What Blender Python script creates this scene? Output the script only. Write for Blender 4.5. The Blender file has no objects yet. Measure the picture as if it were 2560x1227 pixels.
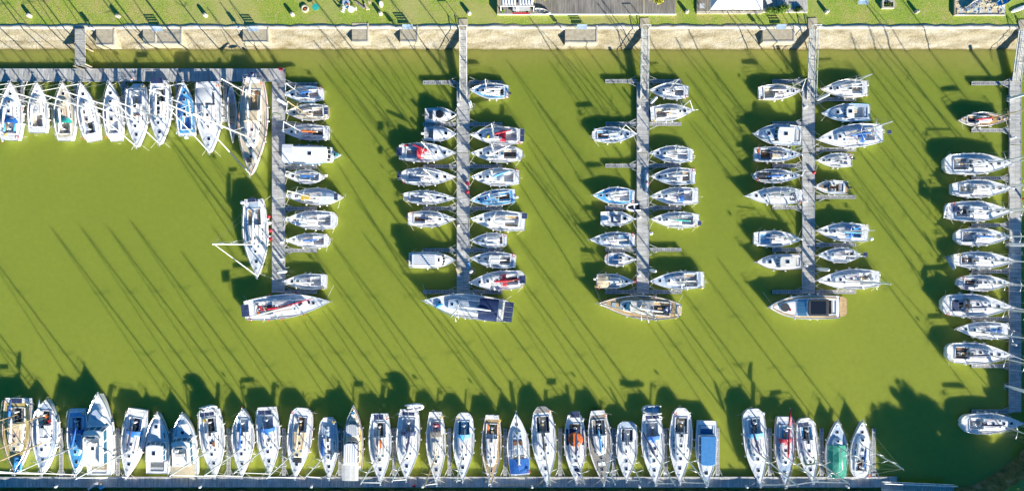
import bpy, math, random
from mathutils import Vector
R = math.radians
sc = bpy.context.scene
col = sc.collection

# ------------------------------------------------------------------ camera, sky, sun
HC = 118.0          # camera height above the water
S = 0.07            # metres per photo pixel on the water
cam_d = bpy.data.cameras.new("Camera"); cam = bpy.data.objects.new("Camera", cam_d); col.objects.link(cam)
cam.location = (0, 0, HC); cam.rotation_euler = (0, 0, 0)
cam_d.sensor_width = 36; cam_d.lens = 36 * HC / (2560 * S); cam_d.clip_end = 3000; cam_d.clip_start = 1
sc.camera = cam
SUN_EL = R(18.6); SUN_DIR = Vector((0.605, -0.796, 0)).normalized()
world = bpy.data.worlds.new("World"); sc.world = world; world.use_nodes = True
wn = world.node_tree; sky = wn.nodes.new("ShaderNodeTexSky"); sky.sky_type = 'NISHITA'
sky.sun_disc = False; sky.sun_elevation = SUN_EL; sky.sun_rotation = math.atan2(SUN_DIR.x, SUN_DIR.y)
sky.ozone_density = 3.0; sky.air_density = 1.0; sky.dust_density = 0.3
hs = wn.nodes.new("ShaderNodeHueSaturation"); hs.inputs["Saturation"].default_value = 1.35
wn.links.new(sky.outputs[0], hs.inputs["Color"]); tn = wn.nodes.new("ShaderNodeMix"); tn.data_type = 'RGBA'; tn.blend_type = 'MULTIPLY'; tn.inputs[0].default_value = 1.0; tn.inputs[7].default_value = (.42, .98, 1.12, 1)
wn.links.new(hs.outputs[0], tn.inputs[6]); wn.links.new(tn.outputs[2], wn.nodes["Background"].inputs[0]); wn.nodes["Background"].inputs[1].default_value = 0.06
sun_d = bpy.data.lights.new("Sun", 'SUN'); sun_d.energy = 5.0; sun_d.angle = R(0.5); sun_d.color = (1.0, 0.93, 0.80)
sun = bpy.data.objects.new("Sun", sun_d); col.objects.link(sun)
sv = Vector((SUN_DIR.x * math.cos(SUN_EL), SUN_DIR.y * math.cos(SUN_EL), math.sin(SUN_EL)))
sun.rotation_euler = sv.to_track_quat('Z', 'Y').to_euler(); sun.location = sv * 100
sc.view_settings.view_transform = 'Standard'; sc.view_settings.look = 'None'
sc.view_settings.gamma = 1.0; sc.view_settings.exposure = 1.25

def P(x, y, z=0.0):
    """a point of the photo's plan, at height z"""
    f = S * (HC - z) / HC
    return Vector(((x - 1280) * f, (613.5 - y) * f, z))

# ------------------------------------------------------------------ materials
M = {}
def mat(name, c, rough=0.5, metal=0.0, noise=None, c2=None, bump=0.0, bscale=8, spec=None, stretch=None, coord='pos', detail=5, hard=None):
    m = bpy.data.materials.new(name); m.use_nodes = True; nt = m.node_tree; b = nt.nodes["Principled BSDF"]
    b.inputs["Base Color"].default_value = (*c, 1); b.inputs["Roughness"].default_value = rough; b.inputs["Metallic"].default_value = metal
    if spec is not None: b.inputs["Specular IOR Level"].default_value = spec
    src = None
    if noise or bump:
        if coord == 'pos':
            src = nt.nodes.new("ShaderNodeNewGeometry").outputs["Position"]
        else:
            src = nt.nodes.new("ShaderNodeTexCoord").outputs["Object"]
        if stretch:
            mp = nt.nodes.new("ShaderNodeMapping"); mp.inputs["Scale"].default_value = stretch
            nt.links.new(src, mp.inputs[0]); src = mp.outputs[0]
    if noise:
        n = nt.nodes.new("ShaderNodeTexNoise"); n.inputs["Scale"].default_value = noise; n.inputs["Detail"].default_value = detail
        nt.links.new(src, n.inputs["Vector"])
        r = nt.nodes.new("ShaderNodeValToRGB"); lo, hi = hard or (0.35, 0.65)
        r.color_ramp.elements[0].position = lo; r.color_ramp.elements[1].position = hi
        r.color_ramp.elements[0].color = (*(c2 or [k * .8 for k in c]), 1); r.color_ramp.elements[1].color = (*c, 1)
        nt.links.new(n.outputs["Fac"], r.inputs[0]); nt.links.new(r.outputs[0], b.inputs["Base Color"])
    if bump:
        n2 = nt.nodes.new("ShaderNodeTexNoise"); n2.inputs["Scale"].default_value = bscale; n2.inputs["Detail"].default_value = 4
        nt.links.new(src, n2.inputs["Vector"])
        bp = nt.nodes.new("ShaderNodeBump"); bp.inputs["Strength"].default_value = bump; bp.inputs["Distance"].default_value = 0.1
        nt.links.new(n2.outputs["Fac"], bp.inputs["Height"]); nt.links.new(bp.outputs[0], b.inputs["Normal"])
    M[name] = m
    return m

mat('white', (.86, .86, .85), .28, noise=.9, c2=(.77, .765, .74))
mat('offwhite', (.72, .71, .67), .45, noise=1.4, c2=(.60, .58, .53))
mat('nonskid', (.80, .81, .81), .75, noise=1.6, c2=(.68, .69, .69))
mat('nonskid_grey', (.40, .42, .44), .8, noise=2.2, c2=(.32, .34, .36))
mat('nonskid_blue', (.44, .53, .64), .8, noise=2.0, c2=(.36, .46, .58))  # pale blue colour; on boat decks it also stands in for bluish shade
mat('nonskid_cream', (.66, .58, .42), .8, noise=2.0, c2=(.56, .48, .34))
mat('nonskid_yellow', (.55, .43, .16), .8, noise=2.0, c2=(.44, .33, .11))
mat('teak', (.52, .37, .19), .65, noise=3.0, c2=(.38, .25, .12), stretch=(1, 1, 1))
mat('teak_new', (.62, .37, .13), .6, noise=3.0, c2=(.5, .27, .08))
mat('teak_grey', (.34, .31, .27), .75, noise=3.0, c2=(.22, .20, .17))
mat('varnish', (.30, .11, .03), .2, noise=3.0, c2=(.20, .07, .02))
mat('glass_dark', (.015, .02, .03), .08)
mat('glass_blue', (.03, .12, .20), .06)
mat('windscreen_pale', (.10, .28, .42), .12)
mat('clear_vinyl', (.35, .42, .48), .15)
mat('blue', (.015, .15, .50), .7, noise=4, c2=(.01, .11, .40))
mat('navy', (.012, .035, .12), .6, noise=3, c2=(.008, .022, .08))
mat('mid_blue', (.02, .22, .52), .6, noise=2, c2=(.015, .17, .44))
mat('sky_blue', (.10, .42, .75), .6, noise=3, c2=(.07, .33, .62))
mat('red', (.55, .02, .04), .6, noise=4, c2=(.38, .012, .03))
mat('orange', (.75, .17, .03), .6, noise=4, c2=(.6, .12, .02))
mat('yellow', (.75, .52, .04), .6, noise=3, c2=(.55, .36, .04))
mat('green', (.03, .36, .24), .7, noise=2, c2=(.02, .27, .18))
mat('dark_green', (.03, .12, .07), .7, noise=3, c2=(.02, .08, .05))
mat('turquoise', (.03, .50, .40), .7, noise=5, c2=(.02, .32, .28))
mat('cream', (.66, .56, .38), .7, noise=3, c2=(.56, .46, .30))
mat('grey', (.38, .39, .41), .7, noise=3, c2=(.30, .31, .33))
mat('light_grey', (.58, .60, .62), .7, noise=2, c2=(.50, .52, .54))
mat('charcoal', (.05, .055, .06), .6, noise=4, c2=(.03, .03, .035))
mat('brown', (.20, .09, .04), .6, noise=4, c2=(.12, .05, .02))
mat('alu', (.78, .78, .76), .35, .25, noise=1.2, c2=(.68, .68, .66))
mat('alu_dark', (.22, .22, .22), .4, .4)
mat('gold_mast', (.62, .47, .25), .4, noise=1.5, c2=(.5, .36, .18))
mat('steel', (.75, .76, .78), .25, .6)
mat('rope', (.66, .62, .52), .9)
mat('rubber', (.03, .03, .03), .7)
mat('fender_white', (.75, .75, .72), .5)
mat('galv', (.55, .57, .58), .5, .3, noise=2, c2=(.45, .46, .47))
mat('concrete', (.52, .455, .33), .9, noise=1.8, c2=(.40, .34, .23), bump=.2, bscale=10)
mat('kerb', (.66, .60, .50), .9, noise=.7, c2=(.44, .40, .31), bump=.2, bscale=6, detail=8)
mat('plastic_white', (.82, .82, .82), .4)
mat('leaf_yellow', (.42, .38, .03), .7, noise=.7, c2=(.26, .30, .03))
mat('leaf_green', (.09, .16, .02), .7, noise=.8, c2=(.045, .09, .012))
mat('leaf_lime', (.22, .34, .03), .7, noise=1.2, c2=(.12, .24, .02))
mat('bark', (.14, .10, .07), .9, noise=4)
mat('timber', (.45, .38, .25), .8, noise=3, c2=(.3, .25, .15))

def nodes(name):
    m = bpy.data.materials.new(name); m.use_nodes = True; M[name] = m
    return m.node_tree, m.node_tree.nodes["Principled BSDF"]
def N(nt, t, **k):
    n = nt.nodes.new(t)
    for a, b in k.items(): setattr(n, a, b)
    return n
def ramp(nt, src, stops):
    r = N(nt, "ShaderNodeValToRGB"); e = r.color_ramp.elements
    while len(e) < len(stops): e.new(0.5)
    for i, (p, c) in enumerate(stops): e[i].position = p; e[i].color = (*c, 1)
    nt.links.new(src, r.inputs[0]); return r.outputs[0]
def noise(nt, src, scale, detail=4, rough=.5):
    n = N(nt, "ShaderNodeTexNoise"); n.inputs["Scale"].default_value = scale; n.inputs["Detail"].default_value = detail
    n.inputs["Roughness"].default_value = rough
    nt.links.new(src, n.inputs["Vector"]); return n.outputs["Fac"]
def mix(nt, fac, a, b, mode='MIX'):
    m = N(nt, "ShaderNodeMix", data_type='RGBA', blend_type=mode)
    for sock, val in ((m.inputs[0], fac), (m.inputs[6], a), (m.inputs[7], b)):
        if hasattr(val, 'links'): nt.links.new(val, sock)
        else: sock.default_value = val if isinstance(val, float) else (*val, 1)
    return m.outputs[2]
def bump(nt, b, h, strength, dist):
    bp = N(nt, "ShaderNodeBump"); bp.inputs["Strength"].default_value = strength; bp.inputs["Distance"].default_value = dist
    nt.links.new(h, bp.inputs["Height"]); nt.links.new(bp.outputs[0], b.inputs["Normal"])

# turbid green water: light scatters inside it, so shadows on it are soft
nt, b = nodes('water'); pos = N(nt, "ShaderNodeNewGeometry").outputs["Position"]
big = noise(nt, pos, .012, 3); sp0 = N(nt, "ShaderNodeSeparateXYZ"); nt.links.new(pos, sp0.inputs[0])
gr = N(nt, "ShaderNodeMapRange"); gr.inputs[1].default_value = 30; gr.inputs[2].default_value = -30; gr.inputs[3].default_value = -.15; gr.inputs[4].default_value = .25; nt.links.new(sp0.outputs[1], gr.inputs[0])
ad = N(nt, "ShaderNodeMath", operation='ADD'); nt.links.new(big, ad.inputs[0]); nt.links.new(gr.outputs[0], ad.inputs[1])
md = N(nt, "ShaderNodeMath", operation='MULTIPLY_ADD'); nt.links.new(noise(nt, pos, .16, 5, .6), md.inputs[0]); md.inputs[1].default_value = .22; nt.links.new(ad.outputs[0], md.inputs[2])
c = ramp(nt, md.outputs[0], [(.1, (.215, .27, .040)), (.62, (.255, .305, .043)), (1.0, (.31, .35, .052))])
sep = N(nt, "ShaderNodeSeparateXYZ"); nt.links.new(pos, sep.inputs[0])
mr = N(nt, "ShaderNodeMapRange"); mr.interpolation_type = 'SMOOTHSTEP'
mr.inputs[1].default_value = 31.0; mr.inputs[2].default_value = 38.0
wob = N(nt, "ShaderNodeMath", operation='MULTIPLY_ADD'); nt.links.new(noise(nt, pos, .12, 4), wob.inputs[0]); wob.inputs[1].default_value = 5.0
nt.links.new(sep.outputs[1], wob.inputs[2]); nt.links.new(wob.outputs[0], mr.inputs[0])
c = mix(nt, mr.outputs[0], c, (.33, .32, .08))
nt.links.new(c, b.inputs["Base Color"])
c2_ = ramp(nt, noise(nt, pos, 1.1, 6, .7), [(.3, (.93, .93, .90)), (.7, (1.05, 1.05, 1.06))]); c = mix(nt, 1.0, c, c2_, 'MULTIPLY'); nt.links.new(c, b.inputs["Base Color"])
b.inputs["Subsurface Weight"].default_value = 1.0; b.inputs["Subsurface Radius"].default_value = (1.0, 1.0, .8)
b.inputs["Subsurface Scale"].default_value = 3.2
b.inputs["Roughness"].default_value = .12; b.inputs["IOR"].default_value = 1.33
bump(nt, b, noise(nt, pos, 1.6, 3), .12, .04)

nt, b = nodes('grass'); pos = N(nt, "ShaderNodeNewGeometry").outputs["Position"]
g = ramp(nt, noise(nt, pos, .22, 6, .6), [(.32, (.44, .42, .11)), (.5, (.30, .40, .05)), (.72, (.21, .35, .03))])
fine = ramp(nt, noise(nt, pos, 5, 5, .7), [(.35, (.45, .45, .4)), (.62, (1.25, 1.2, 1.2))])
g = mix(nt, 1.0, g, fine, 'MULTIPLY')
st = ramp(nt, noise(nt, pos, 1.2, 5, .7), [(.56, (0, 0, 0)), (.70, (1, 1, 1))])
g = mix(nt, st, g, (.46, .36, .18))
pt = ramp(nt, noise(nt, pos, .09, 4, .6), [(.48, (0, 0, 0)), (.66, (1, 1, 1))]); g = mix(nt, pt, g, (.40, .38, .12))
nt.links.new(g, b.inputs["Base Color"]); b.inputs["Roughness"].default_value = .9
bump(nt, b, noise(nt, pos, 7, 4), .5, .12)

nt, b = nodes('stone_bank'); pos = N(nt, "ShaderNodeNewGeometry").outputs["Position"]
v = N(nt, "ShaderNodeTexVoronoi"); v.inputs["Scale"].default_value = 4.0; nt.links.new(pos, v.inputs["Vector"])
stc = ramp(nt, v.outputs["Distance"], [(.1, (1.05, 1.05, 1.05)), (.7, (.78, .76, .72))])
mp = N(nt, "ShaderNodeMapping"); nt.links.new(pos, mp.inputs[0]); mp.inputs["Scale"].default_value = (.45, 1.2, 1)
base = ramp(nt, noise(nt, mp.outputs[0], .8, 8, .6), [(.3, (.22, .18, .10)), (.46, (.33, .29, .195)), (.60, (.40, .36, .27)), (.74, (.50, .47, .40))])
base = mix(nt, .8, base, stc, 'MULTIPLY')
sep = N(nt, "ShaderNodeSeparateXYZ"); nt.links.new(pos, sep.inputs[0])
mr = N(nt, "ShaderNodeMapRange"); mr.inputs[1].default_value = .02; mr.inputs[2].default_value = .22
nt.links.new(sep.outputs[2], mr.inputs[0])
base = mix(nt, mr.outputs[0], (.16, .13, .04), base)
nt.links.new(base, b.inputs["Base Color"]); b.inputs["Roughness"].default_value = .9
bump(nt, b, noise(nt, pos, 2.4, 6, .7), .9, .22)

nt, b = nodes('mud_bank'); pos = N(nt, "ShaderNodeNewGeometry").outputs["Position"]
base = ramp(nt, noise(nt, pos, .8, 7, .65), [(.35, (.05, .07, .02)), (.5, (.11, .12, .03)), (.66, (.22, .19, .10))])
nt.links.new(base, b.inputs["Base Color"]); b.inputs["Roughness"].default_value = .9
bump(nt, b, noise(nt, pos, 3, 4), .6, .2)

def planks(name, ca, cb, pitch, groove=.55):
    """boards laid across the object's local x"""
    nt, b = nodes(name); oc = N(nt, "ShaderNodeTexCoord").outputs["Object"]
    br = N(nt, "ShaderNodeTexBrick"); br.offset = 0
    mp = N(nt, "ShaderNodeMapping"); nt.links.new(oc, mp.inputs[0])
    mp.inputs["Rotation"].default_value = (0, 0, math.pi / 2); nt.links.new(mp.outputs[0], br.inputs[0])
    br.inputs["Scale"].default_value = 1; br.inputs["Brick Width"].default_value = 1000; br.inputs["Row Height"].default_value = pitch
    br.inputs["Mortar Size"].default_value = pitch * .07; br.inputs["Mortar Smooth"].default_value = .4
    br.inputs["Color1"].default_value = (*ca, 1); br.inputs["Color2"].default_value = (*cb, 1)
    br.inputs["Mortar"].default_value = (*[k * groove for k in cb], 1)
    m2 = N(nt, "ShaderNodeMapping"); nt.links.new(oc, m2.inputs[0]); m2.inputs["Scale"].default_value = (5.0, .5, 1)
    st = ramp(nt, noise(nt, m2.outputs[0], 1.0, 5), [(.3, (.62, .62, .62)), (.7, (1.18, 1.18, 1.16))])
    c = mix(nt, 1.0, br.outputs[0], st, 'MULTIPLY')
    pos = N(nt, "ShaderNodeNewGeometry").outputs["Position"]
    st2 = ramp(nt, noise(nt, pos, .5, 5), [(.35, (.82, .82, .8)), (.65, (1.05, 1.05, 1.05))])
    c = mix(nt, 1.0, c, st2, 'MULTIPLY')
    nt.links.new(c, b.inputs["Base Color"]); b.inputs["Roughness"].default_value = .8
planks('pontoon_boards', (.60, .59, .56), (.50, .49, .475), .28)
planks('finger_grating', (.46, .46, .45), (.30, .30, .30), .35, .45)
planks('terrace_boards', (.33, .30, .26), (.26, .235, .205), .30)
planks('pier_boards', (.58, .56, .51), (.48, .46, .42), .3)
planks('solar', (.012, .02, .06), (.02, .035, .09), .2, 6.0)

# ------------------------------------------------------------------ mesh helpers
class MB:
    def __init__(s): s.v = []; s.f = []; s.m = []; s.mats = []
    def mi(s, name):
        if name not in s.mats: s.mats.append(name)
        return s.mats.index(name)
    def face(s, idx, m): s.f.append(tuple(idx)); s.m.append(s.mi(m))
    def add(s, pts): n = len(s.v); s.v += [tuple(p) for p in pts]; return n
    def poly(s, pts, m): n = s.add(pts); s.face(range(n, n + len(pts)), m)
    def box(s, c, d, m, rz=0.0, taper=1.0, tilt=0.0):
        cx, cy, cz = c; dx, dy, dz = [k / 2 for k in d]; ca, sa = math.cos(rz), math.sin(rz); pts = []
        for z, k in ((-dz, 1), (dz, taper)):
            for x, y in ((-dx, -dy), (dx, -dy), (dx, dy), (-dx, dy)):
                x *= k; y *= k
                pts.append((cx + x * ca - y * sa, cy + x * sa + y * ca, cz + z + tilt * x))
        n = s.add(pts)
        for q in ((3, 2, 1, 0), (4, 5, 6, 7), (0, 1, 5, 4), (1, 2, 6, 5), (2, 3, 7, 6), (3, 0, 4, 7)): s.face([n + i for i in q], m)
    def rings(s, rs, m, closed=True, caps=True):
        k = len(rs[0]); n = s.add([p for r in rs for p in r])
        for i in range(len(rs) - 1):
            for j in range(k if closed else k - 1):
                a = n + i * k + j; b = n + i * k + (j + 1) % k
                s.face((a, b, b + k, a + k), m)
        if caps:
            s.face([n + j for j in reversed(range(k))], m); s.face([n + (len(rs) - 1) * k + j for j in range(k)], m)
    def tube(s, pts, r, m, n=6, caps=True, flat=1.0):
        pts = [Vector(p) for p in pts]; rs = []
        rr = r if isinstance(r, (list, tuple)) else [r] * len(pts); prev = None
        for i, p in enumerate(pts):
            d = (pts[min(i + 1, len(pts) - 1)] - pts[max(i - 1, 0)])
            if d.length < 1e-6: d = Vector((0, 0, 1))
            d.normalize()
            up = Vector((0, 0, 1)) if abs(d.z) < .95 else Vector((1, 0, 0))
            a = d.cross(up).normalized(); b = a.cross(d)
            rs.append([tuple(p + a * (math.cos(t) * rr[i]) + b * (math.sin(t) * rr[i] * flat)) for t in [2 * math.pi * k / n for k in range(n)]])
        s.rings(rs, m, True, caps)
    def build(s, name, parent=None, smooth=False, loc=None, rz=0.0):
        me = bpy.data.meshes.new(name); me.from_pydata(s.v, [], s.f)
        for k in s.mats: me.materials.append(M[k])
        me.polygons.foreach_set("material_index", s.m)
        if smooth: me.polygons.foreach_set("use_smooth", [True] * len(s.f))
        me.update(); o = bpy.data.objects.new(name, me); col.objects.link(o)
        if parent: o.parent = parent
        if loc is not None: o.location = loc
        o.rotation_euler.z = rz
        return o

def tag(o, label=None, cat=None, group=None, kind=None):
    if label: o['label'] = label
    if cat: o['category'] = cat
    if group: o['group'] = group
    if kind: o['kind'] = kind
    return o
def thing(name, loc, rz, label, cat, group=None):
    o = bpy.data.objects.new(name, None); col.objects.link(o); o.location = loc; o.rotation_euler.z = rz; o.empty_display_size = .3
    return tag(o, label, cat, group)
def inst(name, me, parent, loc, rz=0.0, rx=0.0, sc_=None):
    o = bpy.data.objects.new(name, me); col.objects.link(o); o.parent = parent; o.location = loc; o.rotation_euler = (rx, 0, rz)
    if sc_: o.scale = (sc_,) * 3
    return o
def mesh_of(mb, name, smooth=True):
    o = mb.build(name, smooth=smooth); me = o.data; bpy.data.objects.remove(o); return me
def copy_tree(src, loc, rz, label, group=None):
    r = src.copy(); col.objects.link(r); r.location = loc; r.rotation_euler.z = rz; r['label'] = label
    if group: r['group'] = group
    for ch in [c for c in src.children]:
        c = ch.copy(); col.objects.link(c); c.parent = r
        for g in [x for x in ch.children]:
            d = g.copy(); col.objects.link(d); d.parent = c
    return r

# shared small meshes
def fender_mesh(m):
    b = MB(); b.tube([(0, 0, -.34), (0, 0, -.30), (0, 0, -.2), (0, 0, .2), (0, 0, .30), (0, 0, .34)], [.02, .09, .13, .13, .09, .03], m, 8)
    b.tube([(0, 0, .34), (0, 0, .62)], .012, 'rope', 4)
    return mesh_of(b, 'fender_' + m)
FEND = {k: fender_mesh(k) for k in ('fender_white', 'navy', 'blue', 'red')}
def ball_mesh(m, r):
    b = MB(); b.tube([(0, 0, r * math.sin(a)) for a in [R(k) for k in range(-90, 91, 22)]], [max(.01, r * math.cos(R(k))) for k in range(-90, 91, 22)], m, 10)
    b.tube([(0, 0, r), (0, 0, r + .15)], .04, 'rubber', 5)
    return mesh_of(b, 'ball_' + m)
BALL = {'red': ball_mesh('red', .33), 'white': ball_mesh('plastic_white', .33), 'sky_blue': ball_mesh('sky_blue', .3)}
b = MB(); b.tube([(0, 0, 0), (0, 0, .12), (0, 0, .18), (0, 0, .22)], [.10, .075, .085, .06], 'steel', 8); WINCH = mesh_of(b, 'winch_drum')

# ------------------------------------------------------------------ hulls
def hull_fn(L, B, o):
    tm = o.get('tm', .44); sw = o.get('sw', .72); st = o.get('stern', 'flat'); pe = o.get('pe', 1.72)
    def hw(t):
        t = min(max(t, 0), 1)
        if t < tm:
            u = 1 - t / tm; w = 1 - (1 - sw) * u ** 2.0
            if st == 'round' and t < .10: w *= math.sqrt(max(0, 1 - ((.10 - t) / .10) ** 2 * .72))
            if st == 'canoe': w = max(.02, 1 - u ** 2.1 * .98)
        else:
            u = (t - tm) / (1 - tm); w = max(.012, (1 - u ** pe))
        return B / 2 * w
    F = o.get('F', .085 * L + .22)
    scoop = o.get('scoop', False)
    def sh(t):
        z = F * (1 + .26 * max(0, (t - .4) / .6) ** 2 + .05 * max(0, (.3 - t) / .3) ** 2)
        if scoop and t < .10:
            z = F * .42 if t < .06 else F * (.42 + .58 * (t - .06) / .04)
        return z
    return hw, sh, F

TS = [0, .012, .03, .06, .08, .10, .14, .19, .25, .32, .4, .48, .56, .64, .71, .78, .84, .89, .93, .96, .985, 1.0]
def make_hull(root, L, B, o, hw, sh, F):
    hc = o.get('hull', 'white'); stripe = o.get('stripe'); boot = o.get('boot', 'navy')
    mb = MB(); rows = []
    bow = o.get('rake', .045) * L; ster = o.get('srake', .02) * L
    lv = [(1.0, 1.0), (.92, .998), (.80, .99), (.45, .96), (.16, .90), (.04, .86)]
    for t in TS:
        x0 = -L / 2 + t * L; pts = []
        for zf, wf in lv + [(-.3, .55)]:
            z = sh(t) * zf if zf > 0 else -.35
            x = x0 - bow * (1 - max(zf, 0)) * t ** 5 + ster * (1 - max(zf, 0)) * (1 - t) ** 8
            pts.append((x, hw(t) * wf * (1 - .18 * (1 - max(zf, 0)) * t ** 3), z))
        rows.append(pts)
    k = len(rows[0]); mats = [hc, stripe or hc, hc, hc, boot, 'navy']
    for sgn in (1, -1):
        n = mb.add([(x, y * sgn, z) for r in rows for x, y, z in r])
        for i in range(len(rows) - 1):
            for j in range(k - 1):
                a = n + i * k + j; q = (a, a + 1, a + k + 1, a + k)
                mb.face(q if sgn < 0 else q[::-1], mats[j])
    ring = [(x, y, z) for x, y, z in rows[0]] + [(x, -y, z) for x, y, z in reversed(rows[0])]
    mb.poly(ring, hc)
    h = mb.build('hull', root, True)
    # deck with the cockpit opening left out
    c0, c1, wc = o['c0'], o['c1'], o['wc']
    ts = sorted(set(TS + [c0, c1])); ts = [t for i, t in enumerate(ts) if i == 0 or t - ts[i - 1] > 1e-4]
    db = MB(); dm = o.get('deckm', 'nonskid'); tr = o.get('toerail', 'white'); rows = []
    def dz(t, y): w = max(hw(t), .05); return sh(t) - .02 + .035 * B / 3 * (1 - (y / w) ** 2)
    for t in ts:
        w = hw(t); x = -L / 2 + t * L
        wi = max(.3 * w, w - .06); a = min(wc, .62 * wi); bb = min(max(a + .02, wi - .16), .94 * wi)
        row = [(x, w, sh(t)), (x, w - .01, sh(t) + .055), (x, wi + .012, sh(t) + .055), (x, wi, dz(t, wi)), (x, bb, dz(t, bb)), (x, a, dz(t, a)), (x, a * .5, dz(t, a * .5))]
        row = row + [(x, 0, dz(t, 0))] + [(x, -y, z) for x, y, z in reversed(row)]
        rows.append(row)
    k = len(rows[0]); n = db.add([p for r in rows for p in r])
    mm = [tr, tr, tr, 'white', dm, dm, dm]; mm = mm + mm[::-1]
    if o.get('plain'): mm = [tr, tr, tr] + ['white'] * 8 + [tr] * 3
    for i in range(len(ts) - 1):
        inc = c0 - 1e-5 <= ts[i] and ts[i + 1] <= c1 + 1e-5
        for j in range(k - 1):
            if inc and 5 <= j <= 8: continue
            a = n + i * k + j
            m_ = mm[j]
            if ts[i] < .05 and 3 <= j <= 10 and not o.get('platform'): m_ = 'white'
            if o.get('platform') and ts[i] < .07 and 3 <= j <= 10: m_ = o['platform']
            if ts[i] > .93 and 3 <= j <= 10 and dm in ('nonskid',): m_ = 'white'
            db.face((a, a + k, a + k + 1, a + 1), m_)
    db.poly([rows[0][j] for j in range(k)], 'white')
    db.build('deck', root, False)
    return dz

def well(root, L, B, o, dz, sh):
    """cockpit well with benches and coaming"""
    c0, c1, wc = o['c0'], o['c1'], o['wc']; x0 = -L / 2 + c0 * L; x1 = -L / 2 + c1 * L
    zt = sh((c0 + c1) / 2) + .02; fl = o.get('floor', 'nonskid_grey'); se = o.get('seat', 'white')
    dep = .46 if L > 8 else .38; wf = wc * o.get('wf', .52)
    cb = MB()
    zf = zt - dep
    cb.poly([(x0, -wc, zf), (x1, -wc, zf), (x1, wc, zf), (x0, wc, zf)], fl)
    for (a, b_) in (((x0, -wc), (x1, -wc)), ((x1, -wc), (x1, wc)), ((x1, wc), (x0, wc)), ((x0, wc), (x0, -wc))):
        cb.poly([(a[0], a[1], zf), (a[0], a[1], zt + .06), (b_[0], b_[1], zt + .06), (b_[0], b_[1], zf)], 'white')
    cb.build('cockpit', root)
    for s in (1, -1):
        sb = MB(); y = s * (wf + wc) / 2; w = wc - wf
        sb.box(((x0 + x1) / 2, y, zt - .2), (x1 - x0 - .02, w - .01, .08), 'white')
        sb.box(((x0 + x1) / 2, y, zt - .14), (x1 - x0 - .12, w - .1, .05), se)
        sb.box(((x0 + x1) / 2, s * (wf + .03), zt - .4), (x1 - x0 - .02, .04, .34), 'white')
        sb.build('cockpit_seat', root)
    co = MB(); h = .12
    for s in (1, -1):
        co.box(((x0 + x1) / 2, s * (wc + .08), zt + h / 2), (x1 - x0 + .2, .14, h + .08), 'white', taper=.97)
    co.box((x0 - .07, 0, zt + h / 2 - .02), (.14, 2 * wc + .02, h + .04), 'white')
    co.build('coaming', root)
    return x0, x1, zt, zf, wf

def cabin(root, L, B, o, hw, dz, t0, t1, wa, h, colr='white', win=True, slope=.55, name='coachroof', narrow=.42, glass='glass_dark', segs=3):
    nst = 10; secs = []; x0 = -L / 2 + t0 * L; x1 = -L / 2 + t1 * L
    for i in range(nst + 1):
        u = i / nst; t = t0 + (t1 - t0) * u; x = x0 + (x1 - x0) * u
        w = min(wa * (1 - narrow * u ** 2.2), hw(t) - .30); w = max(w, .10)
        hh = h * (1 - .22 * u)
        d = (x1 - x)
        if d < slope: hh *= max(.05, math.sin(math.pi / 2 * max(d, .02) / slope) ** .8); w *= .55 + .45 * math.sqrt(max(.02, d / slope))
        zb = dz(t, w) - .03
        ins = min(.20, w * .35)
        prof = [(w, 0), (w - ins * .45, .62 * hh), (w - ins, .93 * hh), (w * .5, hh * 1.03), (0, hh * 1.07)]
        prof = prof + [(-y, z) for y, z in reversed(prof[:-1])]
        secs.append([(x, y, zb + z) for y, z in prof])
    mb = MB(); k = len(secs[0])
    n = mb.add([p for s_ in secs for p in s_])
    for i in range(nst):
        for j in range(k - 1):
            a = n + i * k + j; mb.face((a, a + k, a + k + 1, a + 1), 'white' if j in (0, 1, 6, 7) else colr)
    mb.poly(secs[0], 'white'); mb.poly(secs[-1][::-1], 'white')
    r = mb.build(name, root)
    if win:
        for s in (0, 1):
            wb = MB()
            for q in range(segs):
                ua = 1.2 + q * (6.0 / segs); ub = ua + 6.0 / segs * .72
                pts = []
                for u_, f in ((ua, .2), (ub, .2), (ub, .85), (ua, .85)):
                    i = int(u_); fr = u_ - i; A = secs[i]; Bq = secs[min(i + 1, nst)]
                    j0, j1 = (0, 1) if s == 0 else (8, 7)
                    p0 = Vector(A[j0]).lerp(Vector(Bq[j0]), fr); p1 = Vector(A[j1]).lerp(Vector(Bq[j1]), fr)
                    p = p0.lerp(p1, f) + Vector((0, .014 * (1 if s == 0 else -1), .006)); pts.append(p)
                wb.poly(pts if s else pts[::-1], glass)
            wb.build('window', r)
    return r, secs, x0, x1

def hatch(root, x, y, z, sx, sy, glass='glass_dark', name='hatch', frame='white'):
    b = MB(); b.box((0, 0, .025), (sx + .10, sy + .10, .05), frame); b.box((0, 0, .06), (sx, sy, .03), glass)
    return b.build(name, root, loc=(x, y, z))

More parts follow.
